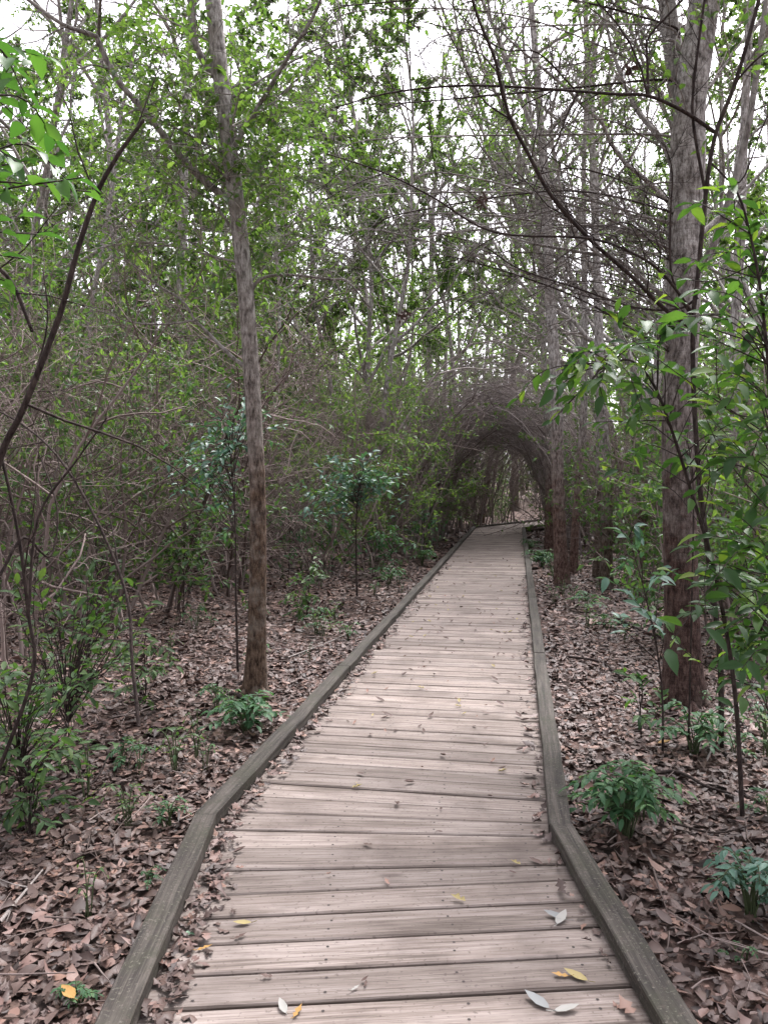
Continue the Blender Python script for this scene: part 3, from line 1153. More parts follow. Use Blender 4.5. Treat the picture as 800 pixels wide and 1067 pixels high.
# background trees
spots = []
tries = 0
rng = np.random.default_rng(8)
while len(spots) < 54 and tries < 20000:
    tries += 1
    y = rng.uniform(7.5, 42)
    px = rng.uniform(-60, 860)
    x = (px - 400) / FPX * y
    off = abs(x - path_x(y))
    if off < 3.4 + (1.2 if y < 12 else 0):
        continue
    if 20 < y < 27 and off < 4:
        continue
    if y < 15 and px < 380:
        continue
    if y > 15 and 300 < px < 430 and rng.uniform() < .7:
        continue
    if min([math.hypot(x - a, y - b) for a, b, _ in spots] or [9]) < 1.25 + .03 * y:
        continue
    spots.append((x, y, rng.uniform()))
spots.sort(key=lambda q: 400 + FPX * q[0] / q[1])
cnt = {}
for (x, y, t) in spots:
    px = 400 + FPX * x / y
    left = x < path_x(y)
    kind = ('leafy' if t < .75 else 'bare' if t < .88 else 'pole') if left else ('bare' if t < .32 else 'leafy' if t < .88 else 'pole')
    o = place(kind, int(rng.integers(3)), x, y, rng.uniform(-.5, .5) + (PI if rng.uniform() < .25 else 0), rng.uniform(.85, 1.2) * float(np.interp(y, [8, 40], [1, 1.75])))
    band = 'near' if y < 15 else 'middle' if y < 27 else 'far'
    key = (kind, left, band)
    cnt[key] = cnt.get(key, 0) + 1
    d = {'leafy': 'green-crowned grey tree', 'bare': 'sparse grey bare-twigged tree', 'pole': 'straight slim brown tree'}[kind]
    tag(o, f'{d}, {band} woods {"left" if left else "right"} of the walk, {nth(cnt[key])} from left', 'tree', 'trees of the woods behind the thicket')

# trees leaning in over the walk
rng = np.random.default_rng(19)
for side, word, ys in ((1, 'right', (12.0, 16.8, 19.5, 23.5, 27.5)), (-1, 'left', (17.5, 20.5, 24.0, 28.0))):
    for k, y in enumerate(ys):
        x = path_x(y) + side * rng.uniform(2.8, 3.6)
        i = 1 if rng.uniform() < .6 else 0
        o = place('bare' if side > 0 or k % 2 else 'leafy', i, x, y, (0 if side > 0 else PI) + rng.normal(0, .3), rng.uniform(1.0, 1.25) * float(np.interp(y, [9, 28], [1, 1.35])))
        tag(o, f'pale tree leaning over the walk from the {word}, {nth(k + 1)} from the camera', 'tree', 'trees leaning in over the walk')

# shrubs closing the far end of the tunnel, straight ahead where the walk turns off
rng = np.random.default_rng(29)
for k, (px, y) in enumerate(((470, 26.4), (494, 27.4), (518, 28.9), (462, 29.5), (482, 31.5), (512, 34.5), (536, 38.0), (560, 41.0))):
    x = (px - 400) / FPX * y
    leafy = k % 3 != 1
    o = place('leafshrub' if leafy else 'twiggy', 2 if k < 3 else k, x, y, rng.uniform(0, 6), rng.uniform(.6, .8) if k < 3 else rng.uniform(1.0, 1.4))
    d = 'green shrub' if leafy else 'bare twiggy shrub'
    tag(o, f'{d} straight ahead at the tunnel end, {nth(k + 1)} from the turn of the walk', 'shrub', 'shrubs closing the end of the tunnel')

# leafy bushes at the front of the left thicket, and trees added round the viewpoint to shade the near deck
rng = np.random.default_rng(23)
for (px, y, i, s_, label) in ((425, 15.5, 1, .95, 'tall light green bush by the left mouth of the twig tunnel'), (385, 13.5, 1, .85, 'light green bush behind the flat-topped blue-green sapling'),
                              (335, 12.2, 1, .9, 'green bush in the thicket just right of the mottled trunk'), (445, 18.5, 0, 1.1, 'green bush low against the left side of the twig tunnel'), (452, 20.5, 1, .85, 'light green bush leaning into the left rim of the twig tunnel'),
                              (120, 9.5, 1, .9, 'tall green bush rising over the left thicket'), (20, 8.5, 0, 1.2, 'green bush at the left edge behind the dark leaning stems'),
                              (770, 8.5, 1, 1.0, 'tall green bush at the right edge behind the glossy sapling'), (665, 11.5, 0, 1.1, 'green bush behind the forked tree on its left'),
                              (798, 6.4, 0, .9, 'dense green bush close behind the forked tree on its right'), (752, 7.4, 2, 1.2, 'low dense green bush showing just right of the forked trunk')):
    o = place('leafshrub', i, (px - 400) / FPX * y, y, rng.uniform(0, 6), s_)
    tag(o, label, 'shrub')
for k, (x, y, kd, i, word) in enumerate(((-2.6, 1.0, 'leafy', 2, 'left'), (-4.2, -1.6, 'leafy', 0, 'left'), (2.7, .3, 'leafy', 1, 'right'), (2.4, -2.8, 'leafy', 2, 'right'), (-1.9, -3.2, 'leafy', 0, 'left'), (3.9, 2.2, 'leafy', 0, 'right'), (-4.6, 3.0, 'leafy', 1, 'left'))):
    o = place(kd, i, x, y, rng.uniform(0, 6), 1.05)
    tag(o, f'leafy tree added beside the near end of the boardwalk to shade it, {nth(k + 1)} round the viewpoint', 'tree', 'trees added round the viewpoint for shade')

# far-off woods closing the view: one mass
fw = MB()
rng = np.random.default_rng(9)
for k in range(260):
    a = rng.uniform(-1.15, 1.15)
    d = rng.uniform(44, 70)
    x, y = math.sin(a) * d + 6, math.cos(a) * d
    h = rng.uniform(11, 17)
    pts = np.array([(x, y, .5), (x + rng.normal(0, .3), y, h * .5), (x + rng.normal(0, .7), y, h)])
    fw.tube(pts, np.array([.16, .12, .05]), 5, 0)
    n = 420
    c = rng.normal(0, 1, (n, 3)) * (1.7, 1.7, h * .26) + (x, y, h * .5)
    c = c[c[:, 2] > .2]
    n = len(c)
    fw.leaves(c, rng.normal(0, 1, (n, 3)), rng.normal(0, 1, (n, 3)), rng.uniform(.25, .5, n), .55, mat=1, far=True)
tag(link('far_woods', fw.mesh('far_woods', [M['bark_grey'], M['leaf']])), 'far-off wall of woods closing the view behind the trees', 'woods', kind='stuff')


# ------------------------------------------------------------------ the two big foreground trees and the row on the right
def leafy_twig(rng, segs, leafs, p0, p1, n, L, sag=.06, start=.3, r=.004, spread=.8):
    p0, p1 = np.asarray(p0, float), np.asarray(p1, float)
    m = (p0 + p1) / 2 + rng.normal(0, .08, 3) * np.linalg.norm(p1 - p0) + (0, 0, sag)
    pts = smooth([p0, m, p1], 5)
    segs.append((2, pts, np.linspace(r, r * .4, len(pts))))
    for k in range(n):
        t = start + (1 - start) * (k + .6) / n
        f = t * (len(pts) - 1)
        i = min(len(pts) - 2, int(f))
        q = pts[i] + (pts[i + 1] - pts[i]) * (f - i)
        d = unit(pts[i + 1] - pts[i])
        sd = unit(np.cross(d, (0, 0, 1))) * (1 if k % 2 else -1)
        dd = d * rng.uniform(.3, .9) + sd * rng.uniform(.4, 1) * spread + np.array([0, 0, rng.normal(-.15, .3)])
        leafs.append((q, dd, np.array([rng.normal(0, .4), rng.normal(-.1, .4), 1]), L * rng.uniform(.65, 1.2)))


def leafs_mesh(mb, leafs, W, mat=0, fold=.2, curl=.3):
    if leafs:
        mb.leaves([q[0] for q in leafs], [q[1] for q in leafs], [q[2] for q in leafs], [q[3] for q in leafs], W, mat=mat, fold=fold, curl=curl)


def px_line(pts, Y0, Y1=None):
    Y1 = Y0 if Y1 is None else Y1
    n = len(pts)
    return np.array([at(a, b, Y0 + (Y1 - Y0) * i / max(1, n - 1)) for i, (a, b) in enumerate(pts)])


def limb(parent, OFFp, pts, r0, r1, mat, name='limb', twigs=None, rng=None, sides=7, tw_mat=None):
    pts = smooth(pts, 5)
    rad = np.linspace(r0, r1, len(pts))
    mb = MB()
    mb.tube(pts - OFFp, rad, sides, 0)
    if twigs:
        segs, lp = [], []
        dirs = [unit(pts[min(i + 1, len(pts) - 1)] - pts[max(i - 1, 0)]) for i in range(len(pts))]
        L = np.linalg.norm(np.diff(pts, axis=0), axis=1).sum()
        branch_from(rng, segs, lp, pts - OFFp, dirs, rad, L, 0, twigs)
        put_segs(mb, segs, lambda l: True, sides=(5, 4, 3, 3, 3))
    return link(name, mb.mesh(name, mat), parent)


G_TW = dict(seg=(.2, .16, .12, .1), wig=(.1, .18, .22, .3), up=(0, 0, 0, 0), tip=(.3, .35, .5, .6), n=(8, 5, 3, 0), t0=(.15, .1, .1, 0), ang=(45, 45, 45, 0),
            lr=(.38, .5, .5, 0), rr=(.008, .006, .005, 0), rmin=.0018, leaf_lev=9, leaf_n=0, max=3, sh=.5)
rng = np.random.default_rng(101)

# left tree
YL = 5.75
base = at(266, 722, YL)
base[2] = float(ground_z(base[0], base[1]))
lbase = base.copy()
lt = empty('mottled_tree', base)
tag(lt, 'tall slim mottled grey tree standing alone left of the boardwalk', 'tree')
tp = np.vstack([base + (0, 0, -.25), base + (0, 0, .02), px_line([(268, 640), (269, 540), (265, 440), (259, 340), (250, 240), (240, 160), (229, 70), (222, 0), (212, -90), (205, -220), (190, -420)], YL)])
tp = smooth(tp, 5)
zz = tp[:, 2]
rad = np.interp(zz, [-.4, 0, .25, 1, 3, 5.2, 8], [.12, .09, .07, .061, .057, .054, .03])
mb = MB()
mb.tube(tp - base, rad, 14, 0, .03, rng)
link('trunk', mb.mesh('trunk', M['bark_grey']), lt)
limbs = [([(247, 215), (215, 190), (190, 165), (150, 115), (120, 80), (103, 43), (98, 37), (65, 25), (30, 0), (0, -20)], .028, .010),
         ([(103, 45), (104, 20), (106, -10), (112, -60)], .013, .007),
         ([(258, 384), (240, 370), (215, 345), (203, 333), (190, 313), (165, 297), (140, 275)], .016, .006),
         ([(203, 334), (170, 338), (135, 335), (95, 320)], .008, .004),
         ([(263, 302), (270, 292), (285, 287), (310, 287), (345, 291), (362, 293), (385, 320)], .014, .006),
         ([(232, 90), (205, 50), (200, 10), (190, -40)], .03, .016),
         ([(240, 160), (270, 110), (300, 60), (330, 10), (350, -50)], .02, .008),
         ([(250, 250), (225, 215), (205, 200), (170, 190)], .012, .004)]
for pl, r0, r1 in limbs:
    L = px_line(pl, YL, YL - rng.uniform(-.5, .6))
    limb(lt, base, L, r0, r1, M['limb_grey'], 'branch', G_TW, rng)
segs, lf = [], []
for k in range(150):
    q = rng.uniform()
    if q < .62:
        tx, ty = rng.normal(235, 62), rng.normal(150, 62)
    elif q < .85:
        tx, ty = rng.normal(150, 60), rng.normal(40, 60)
    else:
        tx, ty = rng.normal(300, 40), rng.normal(210, 60)
    if tx > 360:
        continue
    tgt = at(tx, ty, YL + rng.normal(.35, .6))
    i = int(np.argmin(np.abs(tp[:, 2] - (tgt[2] - .35))))
    src = tp[i] * .45 + tgt * .55 + rng.normal(0, .1, 3)
    for j in range(4):
        leafy_twig(rng, segs, lf, src, tgt + rng.normal(0, .24, 3), 11, .062, r=.003)
mb = MB()
put_segs(mb, [(l, p - base, r) for l, p, r in segs], lambda l: True)
lf = [(q[0] - base, *q[1:]) for q in lf]
leafs_mesh(mb, lf, .5, 1)
link('crown', mb.mesh('crown', [M['twig_pale'], M['leaf']]), lt)

for k in range(10):
    y0 = rng.uniform(40, 330)
    ex, ey = (rng.uniform(20, 150) if k % 3 else rng.uniform(340, 430)), y0 + rng.uniform(-120, 20)
    x0 = np.interp(y0, [0, 160, 240, 340], [222, 240, 250, 259])
    Y1 = YL + rng.uniform(-.8, 1.2)
    L = np.array([at(x0, y0, YL), at(x0 + (ex - x0) * .5, (y0 + ey) / 2 - rng.uniform(-10, 30), (YL + Y1) / 2), at(ex, ey, Y1)])
    limb(lt, lbase, L, rng.uniform(.006, .010), .002, M['limb_grey'], 'branch', dict(G_TW, n=(9, 5, 3, 0), lr=(.3, .5, .5, 0)), rng)

# right tree
YR = 5.45
base = at(711, 735, YR)
base[2] = float(ground_z(base[0], base[1]))
rt = empty('forked_tree', base)
tag(rt, 'thick reddish brown forked tree close to the right of the boardwalk', 'tree')
tp = np.vstack([base + (0, 0, -.25), base + (0, 0, .02), px_line([(710, 640), (707, 540), (706, 440), (711, 340), (713, 250), (716, 170), (717, 110), (728, 40), (738, -40), (745, -160), (750, -380)], YR)])
tp = smooth(tp, 5)
rad = np.interp(tp[:, 2], [-.4, 0, .2, .6, 2, 3.6, 4.2, 5, 8], [.2, .16, .128, .118, .108, .112, .10, .085, .04])
mb = MB()
mb.tube(tp - base, rad, 16, 0, .035, rng)
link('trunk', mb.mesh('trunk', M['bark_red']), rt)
for pl, r0, r1 in [([(712, 130), (702, 60), (694, 0), (688, -80), (680, -200)], .075, .045),
                   ([(716, 300), (745, 250), (775, 150), (790, 60), (800, -20)], .03, .015),
                   ([(709, 200), (690, 150), (660, 110), (640, 60), (625, 0)], .022, .009),
                   ([(711, 330), (680, 300), (640, 270), (600, 262), (540, 250), (480, 225)], .018, .006),
                   ([(712, 260), (760, 215), (810, 160)], .02, .009)]:
    limb(rt, base, px_line(pl, YR, YR + rng.uniform(-.5, .8)), r0, r1, M['limb_grey'], 'branch', G_TW, rng)
for k in range(32):      # bare sprays sweeping leftwards over the walk
    y0 = rng.uniform(20, 380)
    ex, ey = rng.uniform(370, 580), y0 + rng.uniform(-130, 40)
    mx, my = (705 + ex) / 2 + rng.uniform(-30, 30), (y0 + ey) / 2 - rng.uniform(0, 50)
    Y1 = YR + rng.uniform(-1.0, 2.0)
    p0 = at(708, y0, YR)
    L = np.array([p0, at(690, y0 - 12, YR + (Y1 - YR) * .1), at(mx, my, YR + (Y1 - YR) * .55), at(ex, ey, Y1), at(ex - 40, ey + rng.uniform(-5, 30), Y1)])
    limb(rt, base, L, rng.uniform(.006, .011), .002, M['limb_grey'] if k % 4 else M['twig_dark'], 'branch', dict(G_TW, n=(12, 6, 3, 0), lr=(.28, .5, .5, 0), ang=(35, 40, 45, 0)), rng)
segs, lf = [], []
for k in range(60):
    tx, ty = rng.normal(700, 90), rng.normal(-60, 110)
    if ty > 120:
        continue
    tgt = at(tx, ty, YR + rng.normal(0, .7))
    i = int(np.argmin(np.abs(tp[:, 2] - (tgt[2] - .3))))
    src = tp[i] * .4 + tgt * .6
    for j in range(3):
        leafy_twig(rng, segs, lf, src, tgt + rng.normal(0, .25, 3), 7, .07)
mb = MB()
put_segs(mb, [(l, p - base, r) for l, p, r in segs], lambda l: True)
leafs_mesh(mb, [(q[0] - base, *q[1:]) for q in lf], .5, 1)
link('crown', mb.mesh('crown', [M['twig_pale'], M['leaf']]), rt)

for (root_, b_, rr_, n_, mt_) in ((lt, lbase, .085, 5, 'bark_grey'), (rt, base, .13, 7, 'bark_red')):
    for k in range(n_):
        a = k * 2 * PI / n_ + rng.uniform(-.4, .4)
        e = np.array([math.cos(a), math.sin(a), 0])
        sd = np.array([-e[1], e[0], 0]) * rng.normal(0, .06)
        ln = rr_ * rng.uniform(2.2, 3.6)
        q = smooth([e * rr_ * .45 + (0, 0, .2), e * rr_ * .95 + (0, 0, .07), e * ln * .6 + sd + (0, 0, .018), e * ln + sd * 2 + (0, 0, -.03)], 4)
        mb = MB()
        mb.tube(q, np.linspace(rr_ * .42, rr_ * .13, len(q)), 7)
        link('root', mb.mesh('root', M[mt_]), root_)

# row of straight trunks beyond it
for (px, py, wpx, lean, mat, label) in (
    (586, 607, 15, (-.035, .0), 'bark_rust', 'straight reddish trunk nearest the kerb rail in the right-hand row'),
    (631, 610, 13, (.0, .01), 'bark_tan', 'straight tan trunk between the kerbside trunk and the thick forked tree'),
    (597, 596, 9, (.0, .0), 'bark_rust', 'thin dark trunk just behind the kerbside reddish trunk'),
    (572, 574, 9, (-.02, .0), 'bark_rust', 'thin trunk beside the far end of the right kerb rail'),
    (622, 600, 9, (-.015, .0), 'bark_tan', 'thin trunk tucked against the left of the straight tan trunk'),
    (664, 612, 12, (.03, .0), 'bark_rust', 'leaning brown trunk just left of the thick forked tree'),
    (762, 640, 14, (.05, .0), 'bark_tan', 'slim tan trunk in the shade right of the thick forked tree'),
):
    p = on(px, py, GZ)
    p[2] = float(ground_z(p[0], p[1]))
    r = wpx / FPX * p[1] / 2
    H = 11.5
    G = dict(G_POLE, t0=(.5, .25, .15, 0), n=(7, 6, 5, 0), leaf_n=14)
    segs, lp = [], []
    grow(rng, segs, lp, (0, 0, -.2), unit((lean[0], lean[1], 1)), H, r, 0, dict(G, wig=(.025, .14, .2, .25)))
    l0, q, rd = segs[0]
    zq = q[:, 2]
    segs[0] = (0, q, rd * (1 + .5 * np.exp(-np.clip(zq, 0, 9) / .15)))
    o = empty('straight_tree', p)
    tag(o, label, 'tree', 'row of straight trunks right of the boardwalk')
    a, b = MB(), MB()
    put_segs(a, segs, lambda l: l <= 1, sides=(12, 5, 4, 3, 3), lump=.03, rng=rng)
    put_segs(b, segs, lambda l: l > 1)
    P, D, Nn = leaf_arrays(rng, lp)
    b.leaves(P, D, Nn, .075 * rng.uniform(.6, 1.3, len(P)), .5, mat=1, far=True)
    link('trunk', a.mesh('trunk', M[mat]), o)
    link('crown', b.mesh('crown', [M['twig'], M['leaf']]), o)

# slender dark tree in front of the forked one whose bare branches cross the top of the view
YD = 4.5
base = at(752, 752, YD)
base[2] = float(ground_z(base[0], base[1]))
dt = empty('bare_tree', base)
tag(dt, 'slender dark bare tree whose branches cross above the boardwalk', 'tree')
tp = smooth(np.vstack([base + (0, 0, -.2), px_line([(750, 690), (740, 600), (728, 500), (722, 400), (722, 330), (727, 285), (735, 200), (745, 140), (766, 85), (790, 0), (805, -70), (815, -160)], YD)]), 5)
mb = MB()
mb.tube(tp - base, np.linspace(.017, .010, len(tp)), 8, 0, .03, rng)
link('trunk', mb.mesh('trunk', M['twig_dark']), dt)
for pl, r0, r1, Y1 in [([(724, 345), (690, 320), (660, 290), (615, 250), (575, 205), (550, 160), (532, 125), (522, 90), (515, 60), (495, 10), (485, -40)], .0125, .007, 3.9),
                       ([(745, 138), (710, 115), (675, 100), (640, 98), (600, 95), (525, 90), (465, 90), (400, 98), (350, 112)], .011, .0035, 4.0),
                       ([(675, 100), (674, 60), (676, 38), (710, 0), (730, -30)], .008, .005, 4.4),
                       ([(735, 205), (722, 130), (722, 92), (728, 40), (735, -10), (745, -80)], .009, .006, 4.4),
                       ([(723, 335), (700, 290), (698, 230), (700, 180), (692, 150)], .007, .003, 4.3),
                       ([(724, 330), (690, 285), (655, 262), (610, 248), (515, 242), (450, 205), (400, 180), (340, 160)], .009, .003, 3.9),
                       ([(727, 310), (705, 322), (660, 320), (600, 300), (540, 280), (500, 255), (440, 240)], .008, .003, 4.8),
                       ([(766, 85), (790, 60), (820, 40)], .006, .004, 4.4),
                       ([(740, 170), (770, 190), (795, 130), (815, 90)], .006, .003, 4.5),
                       ([(532, 125), (500, 100), (470, 40), (440, -10)], .005, .002, 4.2),
                       ([(600, 95), (560, 55), (520, 50), (470, 5), (450, -30)], .005, .002, 4.2)]:
    limb(dt, base, px_line(pl, YD, Y1), r0, r1, M['twig_dark'], 'branch', dict(G_TW, n=(9, 4, 2, 0), lr=(.3, .5, .5, 0)), rng)

# ------------------------------------------------------------------ left foreground: leaning dark shrub and bright broad-leaved sapling
YS = 2.9
base = at(-60, 930, YS)
base[2] = float(ground_z(base[0], base[1]))
ds = empty('dark_shrub', base)
tag(ds, 'dark leaning shrub with crooked bare stems at the left edge', 'shrub')
for pl, r0, r1, Y1 in [([(-60, 935), (-50, 800), (-35, 620), (0, 480), (25, 425), (62, 330), (80, 265), (100, 205), (118, 170), (135, 145), (150, 125)], .021, .008, 2.8),
                       ([(-60, 932), (-30, 700), (-15, 480), (-10, 300), (10, 290), (34, 345)], .017, .009, 2.9),
                       ([(-55, 930), (0, 800), (35, 700), (30, 640), (20, 560), (0, 470), (-20, 430)], .011, .007, 2.9),
                       ([(145, 757), (138, 690), (132, 620), (100, 540), (60, 475), (20, 440), (-20, 420)], .010, .005, 3.6),
                       ([(30, 640), (40, 540), (80, 480), (112, 435)], .008, .004, 2.9),
                       ([(12, 455), (40, 380), (50, 330), (45, 280)], .006, .003, 2.9),
                       ([(0, 600), (25, 560), (52, 580), (60, 530), (40, 470)], .008, .004, 3.2)]:
    limb(ds, base, px_line(pl, YS, Y1), r0 * .72, r1 * .72, M['twig_dark'], 'stem', dict(G_TW, n=(5, 4, 2, 0), lr=(.22, .5, .5, 0)), rng)

YB = 1.75
base = at(-160, 1250, YB)
base[2] = float(ground_z(base[0], base[1]))
bs = empty('broadleaf_sapling', base)
tag(bs, 'bright green broad-leaved sapling reaching in at the upper left corner', 'sapling')
segs, lf = [], []
stem = smooth(np.vstack([base + (0, 0, -.1), px_line([(-150, 900), (-130, 500), (-100, 250), (-80, 80), (-60, -60)], YB)]), 6)
segs.append((0, stem, np.linspace(.014, .006, len(stem))))
for (a, b), (c, d), n in (((-100, 240), (85, 185), 9), ((-95, 200), (95, 200), 7), ((-85, 120), (60, 150), 8), ((-80, 80), (50, 60), 8), ((-80, 80), (25, 95), 7), ((-100, 250), (60, 245), 7),
                          ((-90, 160), (20, 170), 6), ((-110, 300), (30, 270), 5)):
    leafy_twig(rng, segs, lf, at(a, b, YB), at(c, d, YB + rng.uniform(-.15, .35)), n, .07, start=.35, r=.0035)
    leafy_twig(rng, segs, lf, at(a, b + 15, YB), at(c - 25, d + rng.uniform(-25, 25), YB + rng.uniform(0, .5)), n, .065, start=.35, r=.003)
mb = MB()
put_segs(mb, [(l, p - base, r) for l, p, r in segs], lambda l: True)
link('stems', mb.mesh('stems', M['twig_dark']), bs)
mb = MB()
leafs_mesh(mb, [(q[0] - base, *q[1:]) for q in lf], .55)
link('foliage', mb.mesh('foliage', M['leaf_bright']), bs)

# ------------------------------------------------------------------ right foreground: glossy-leaved saplings
def cluster_sapling(name, label, basepx, Y, stem_px, targets, L, leafm, stem_m, W=.42, r0=.011, n=(6, 9), cat='sapling', group=None, per=2, dY=.35):
    base = at(*basepx, Y)
    base[2] = float(ground_z(base[0], base[1]))
    root = empty(name, base)
    tag(root, label, cat, group)
    segs, lf = [], []
    st = smooth(np.vstack([base + (0, 0, -.06), px_line(stem_px, Y)]), 5)
    segs.append((0, st, np.linspace(r0, r0 * .35, len(st))))
    for (tx, ty) in targets:
        tgt = at(tx, ty, Y + rng.normal(0, dY))
        dist = np.linalg.norm(st - (tgt - (0, 0, .18)), axis=1)
        i0 = int(np.argmin(dist))
        for j in range(per):
            src = st[max(0, min(len(st) - 1, i0 + int(rng.integers(-3, 4))))]
            leafy_twig(rng, segs, lf, src, tgt + rng.normal(0, .13, 3) * (1 if j else 0), int(rng.integers(*n)), L, start=.4, r=.0035)
    mb = MB()
    put_segs(mb, [(l, p - base, r) for l, p, r in segs], lambda l: True)
    link('stems', mb.mesh('stems', stem_m), root)
    mb = MB()
    leafs_mesh(mb, [(q[0] - base, *q[1:]) for q in lf], W)
    link('foliage', mb.mesh('foliage', leafm), root)
    return root


cluster_sapling('glossy_sapling', 'glossy sapling reaching a leafy branch leftwards across the forked trunk', (775, 800), 3.6,
                [(765, 720), (745, 600), (722, 520), (700, 450), (680, 400), (655, 375), (625, 385)],
                [(582, 430), (600, 380), (625, 400), (640, 362), (690, 345), (650, 445), (690, 425), (725, 410), (700, 385), (660, 380), (615, 440), (735, 470), (700, 480), (590, 400), (670, 350)],
                .098, M['leaf_gloss'], M['twig_dark'], per=3, W=.42, n=(5, 8))
cluster_sapling('glossy_sapling', 'tall dark-leaved sapling filling the right edge of the view in leafy layers', (850, 830), 3.3,
                [(840, 720), (825, 600), (810, 480), (800, 380), (790, 290), (775, 220), (762, 190)],
                [(750, 200), (765, 225), (735, 275), (790, 255), (725, 300), (765, 305), (800, 320), (745, 345), (785, 360), (760, 390), (805, 400), (735, 430), (775, 440), (800, 470), (755, 480),
                 (745, 525), (785, 530), (810, 560), (765, 575), (800, 610), (745, 610), (775, 645), (805, 670), (770, 700), (740, 370), (712, 330)],
                .098, M['leaf_gloss'], M['twig_dark'], per=3, W=.44, n=(5, 8))
cluster_sapling('glossy_sapling', 'low glossy sapling with drooping leaves beside the forked tree base', (690, 770), 4.4,
                [(690, 740), (686, 690), (672, 620), (655, 560)],
                [(640, 545), (665, 560), (650, 590), (690, 600), (700, 590), (660, 625), (630, 600), (645, 640), (675, 640)], .10, M['leaf_blue'], M['twig_dark'], r0=.007, per=1)
cluster_sapling('glossy_sapling', 'dark-stemmed glossy sapling at the right edge behind the low ferns', (806, 770), 3.9,
                [(800, 700), (780, 620), (770, 560)],
                [(760, 650), (790, 640), (770, 600), (735, 660), (750, 610), (800, 600), (780, 680), (745, 690), (798, 660)], .11, M['leaf_gloss'], M['twig_dark'], r0=.008, per=4)
cluster_sapling('young_sapling', 'small leafy seedling on a dark stem between the rail and the forked tree', (668, 775), 4.7,
                [(667, 745), (665, 715)], [(650, 700), (668, 705), (690, 715), (655, 730), (680, 735), (672, 750)], .085, M['leaf_gloss'], M['twig_dark'], r0=.006, per=1)
cluster_sapling('young_sapling', 'leafy tuft of yellow-green leaves in front of the forked trunk', (720, 560), 4.4,
                [(722, 520), (715, 470)], [(700, 450), (725, 440), (710, 480), (740, 480)], .10, M['leaf_gloss'], M['twig_dark'], r0=.006, per=1)

# ------------------------------------------------------------------ left middle: blue-green saplings and small-leaved shrubs
cluster_sapling('holly_sapling', 'blue-green holly-like sapling just left of the mottled trunk', (248, 690), 6.3,
                [(246, 620), (245, 540), (240, 470)],
                [(205, 465), (225, 450), (215, 490), (240, 440), (190, 480), (255, 430), (262, 440), (200, 505), (235, 480), (225, 520), (265, 425), (270, 450)], .075, M['leaf_blue'], M['twig_dark'], r0=.011, per=6)
cluster_sapling('holly_sapling', 'blue-green sapling with a flat spreading top midway up the left side', (372, 612), 10.5,
                [(371, 570), (372, 530), (375, 500)],
                [(345, 500), (360, 488), (385, 485), (400, 495), (375, 500), (350, 515), (395, 510), (330, 525), (410, 505), (320, 515), (365, 520)], .105, M['leaf_blue'], M['twig_dark'], r0=.014, per=8, W=.5)
for (bx, by, Y, tg, label) in (
    (70, 800, 4.3, [(40, 600), (60, 620), (90, 600), (120, 610), (145, 605), (75, 650), (110, 640), (30, 660), (60, 690), (100, 680), (130, 650), (15, 700), (80, 720)], 'small-leaved green shrub at the left edge in front of the thicket'),
    (20, 860, 3.7, [(10, 690), (30, 710), (60, 700), (20, 740), (50, 750), (85, 690), (5, 770), (70, 760)], 'low green shrub in the lower left corner beside the dark stems'),
    (30, 880, 3.6, [(10, 800), (30, 790), (50, 800), (60, 830), (20, 830), (40, 810)], 'knee-high dark green bushlet at the lower left edge'),
    (390, 590, 12.5, [(385, 560), (400, 565), (415, 570), (395, 580), (410, 555), (425, 575)], 'round green bush beside the left kerb rail in the distance'),
    (320, 640, 9.4, [(305, 620), (320, 610), (335, 600), (330, 625), (310, 635)], 'pale green seedling right of the mottled trunk'),
    (150, 745, 5.6, [(135, 690), (150, 680), (165, 700), (145, 715)], 'thin green seedling by the dark stem left of the mottled tree'),
    (300, 590, 12.0, [(290, 520), (310, 530), (300, 550), (325, 545), (280, 545), (315, 565), (295, 570)], 'soft green shrub low in the thicket right of the mottled trunk'),
    (440, 575, 15.5, [(430, 540), (445, 535), (455, 550), (440, 555), (425, 555)], 'small green bush at the left kerb rail before the tunnel'),
    (100, 640, 8.0, [(80, 560), (100, 550), (120, 565), (95, 580), (130, 590), (70, 590)], 'blue-green tinted shrub at the thicket foot behind the dark left stem'),
    (345, 590, 12.5, [(340, 545), (355, 550), (365, 560), (345, 570), (330, 565), (375, 575)], 'dull green shrub under the flat-topped blue-green sapling'),
    (190, 600, 8.6, [(180, 560), (200, 550), (215, 570), (190, 580), (170, 575), (205, 590), (225, 555)], 'dull green bush at the foot of the thicket behind the mottled tree'),
):
    cluster_sapling('green_shrub', label, (bx, by), Y, [(bx + 2, by - 30), (bx, by - 70)], tg, .06 + .003 * Y, M['leaf_under'] if Y < 12 else M['leaf_herb'], M['twig_dark'], r0=.006, per=5, cat='shrub', dY=.25)


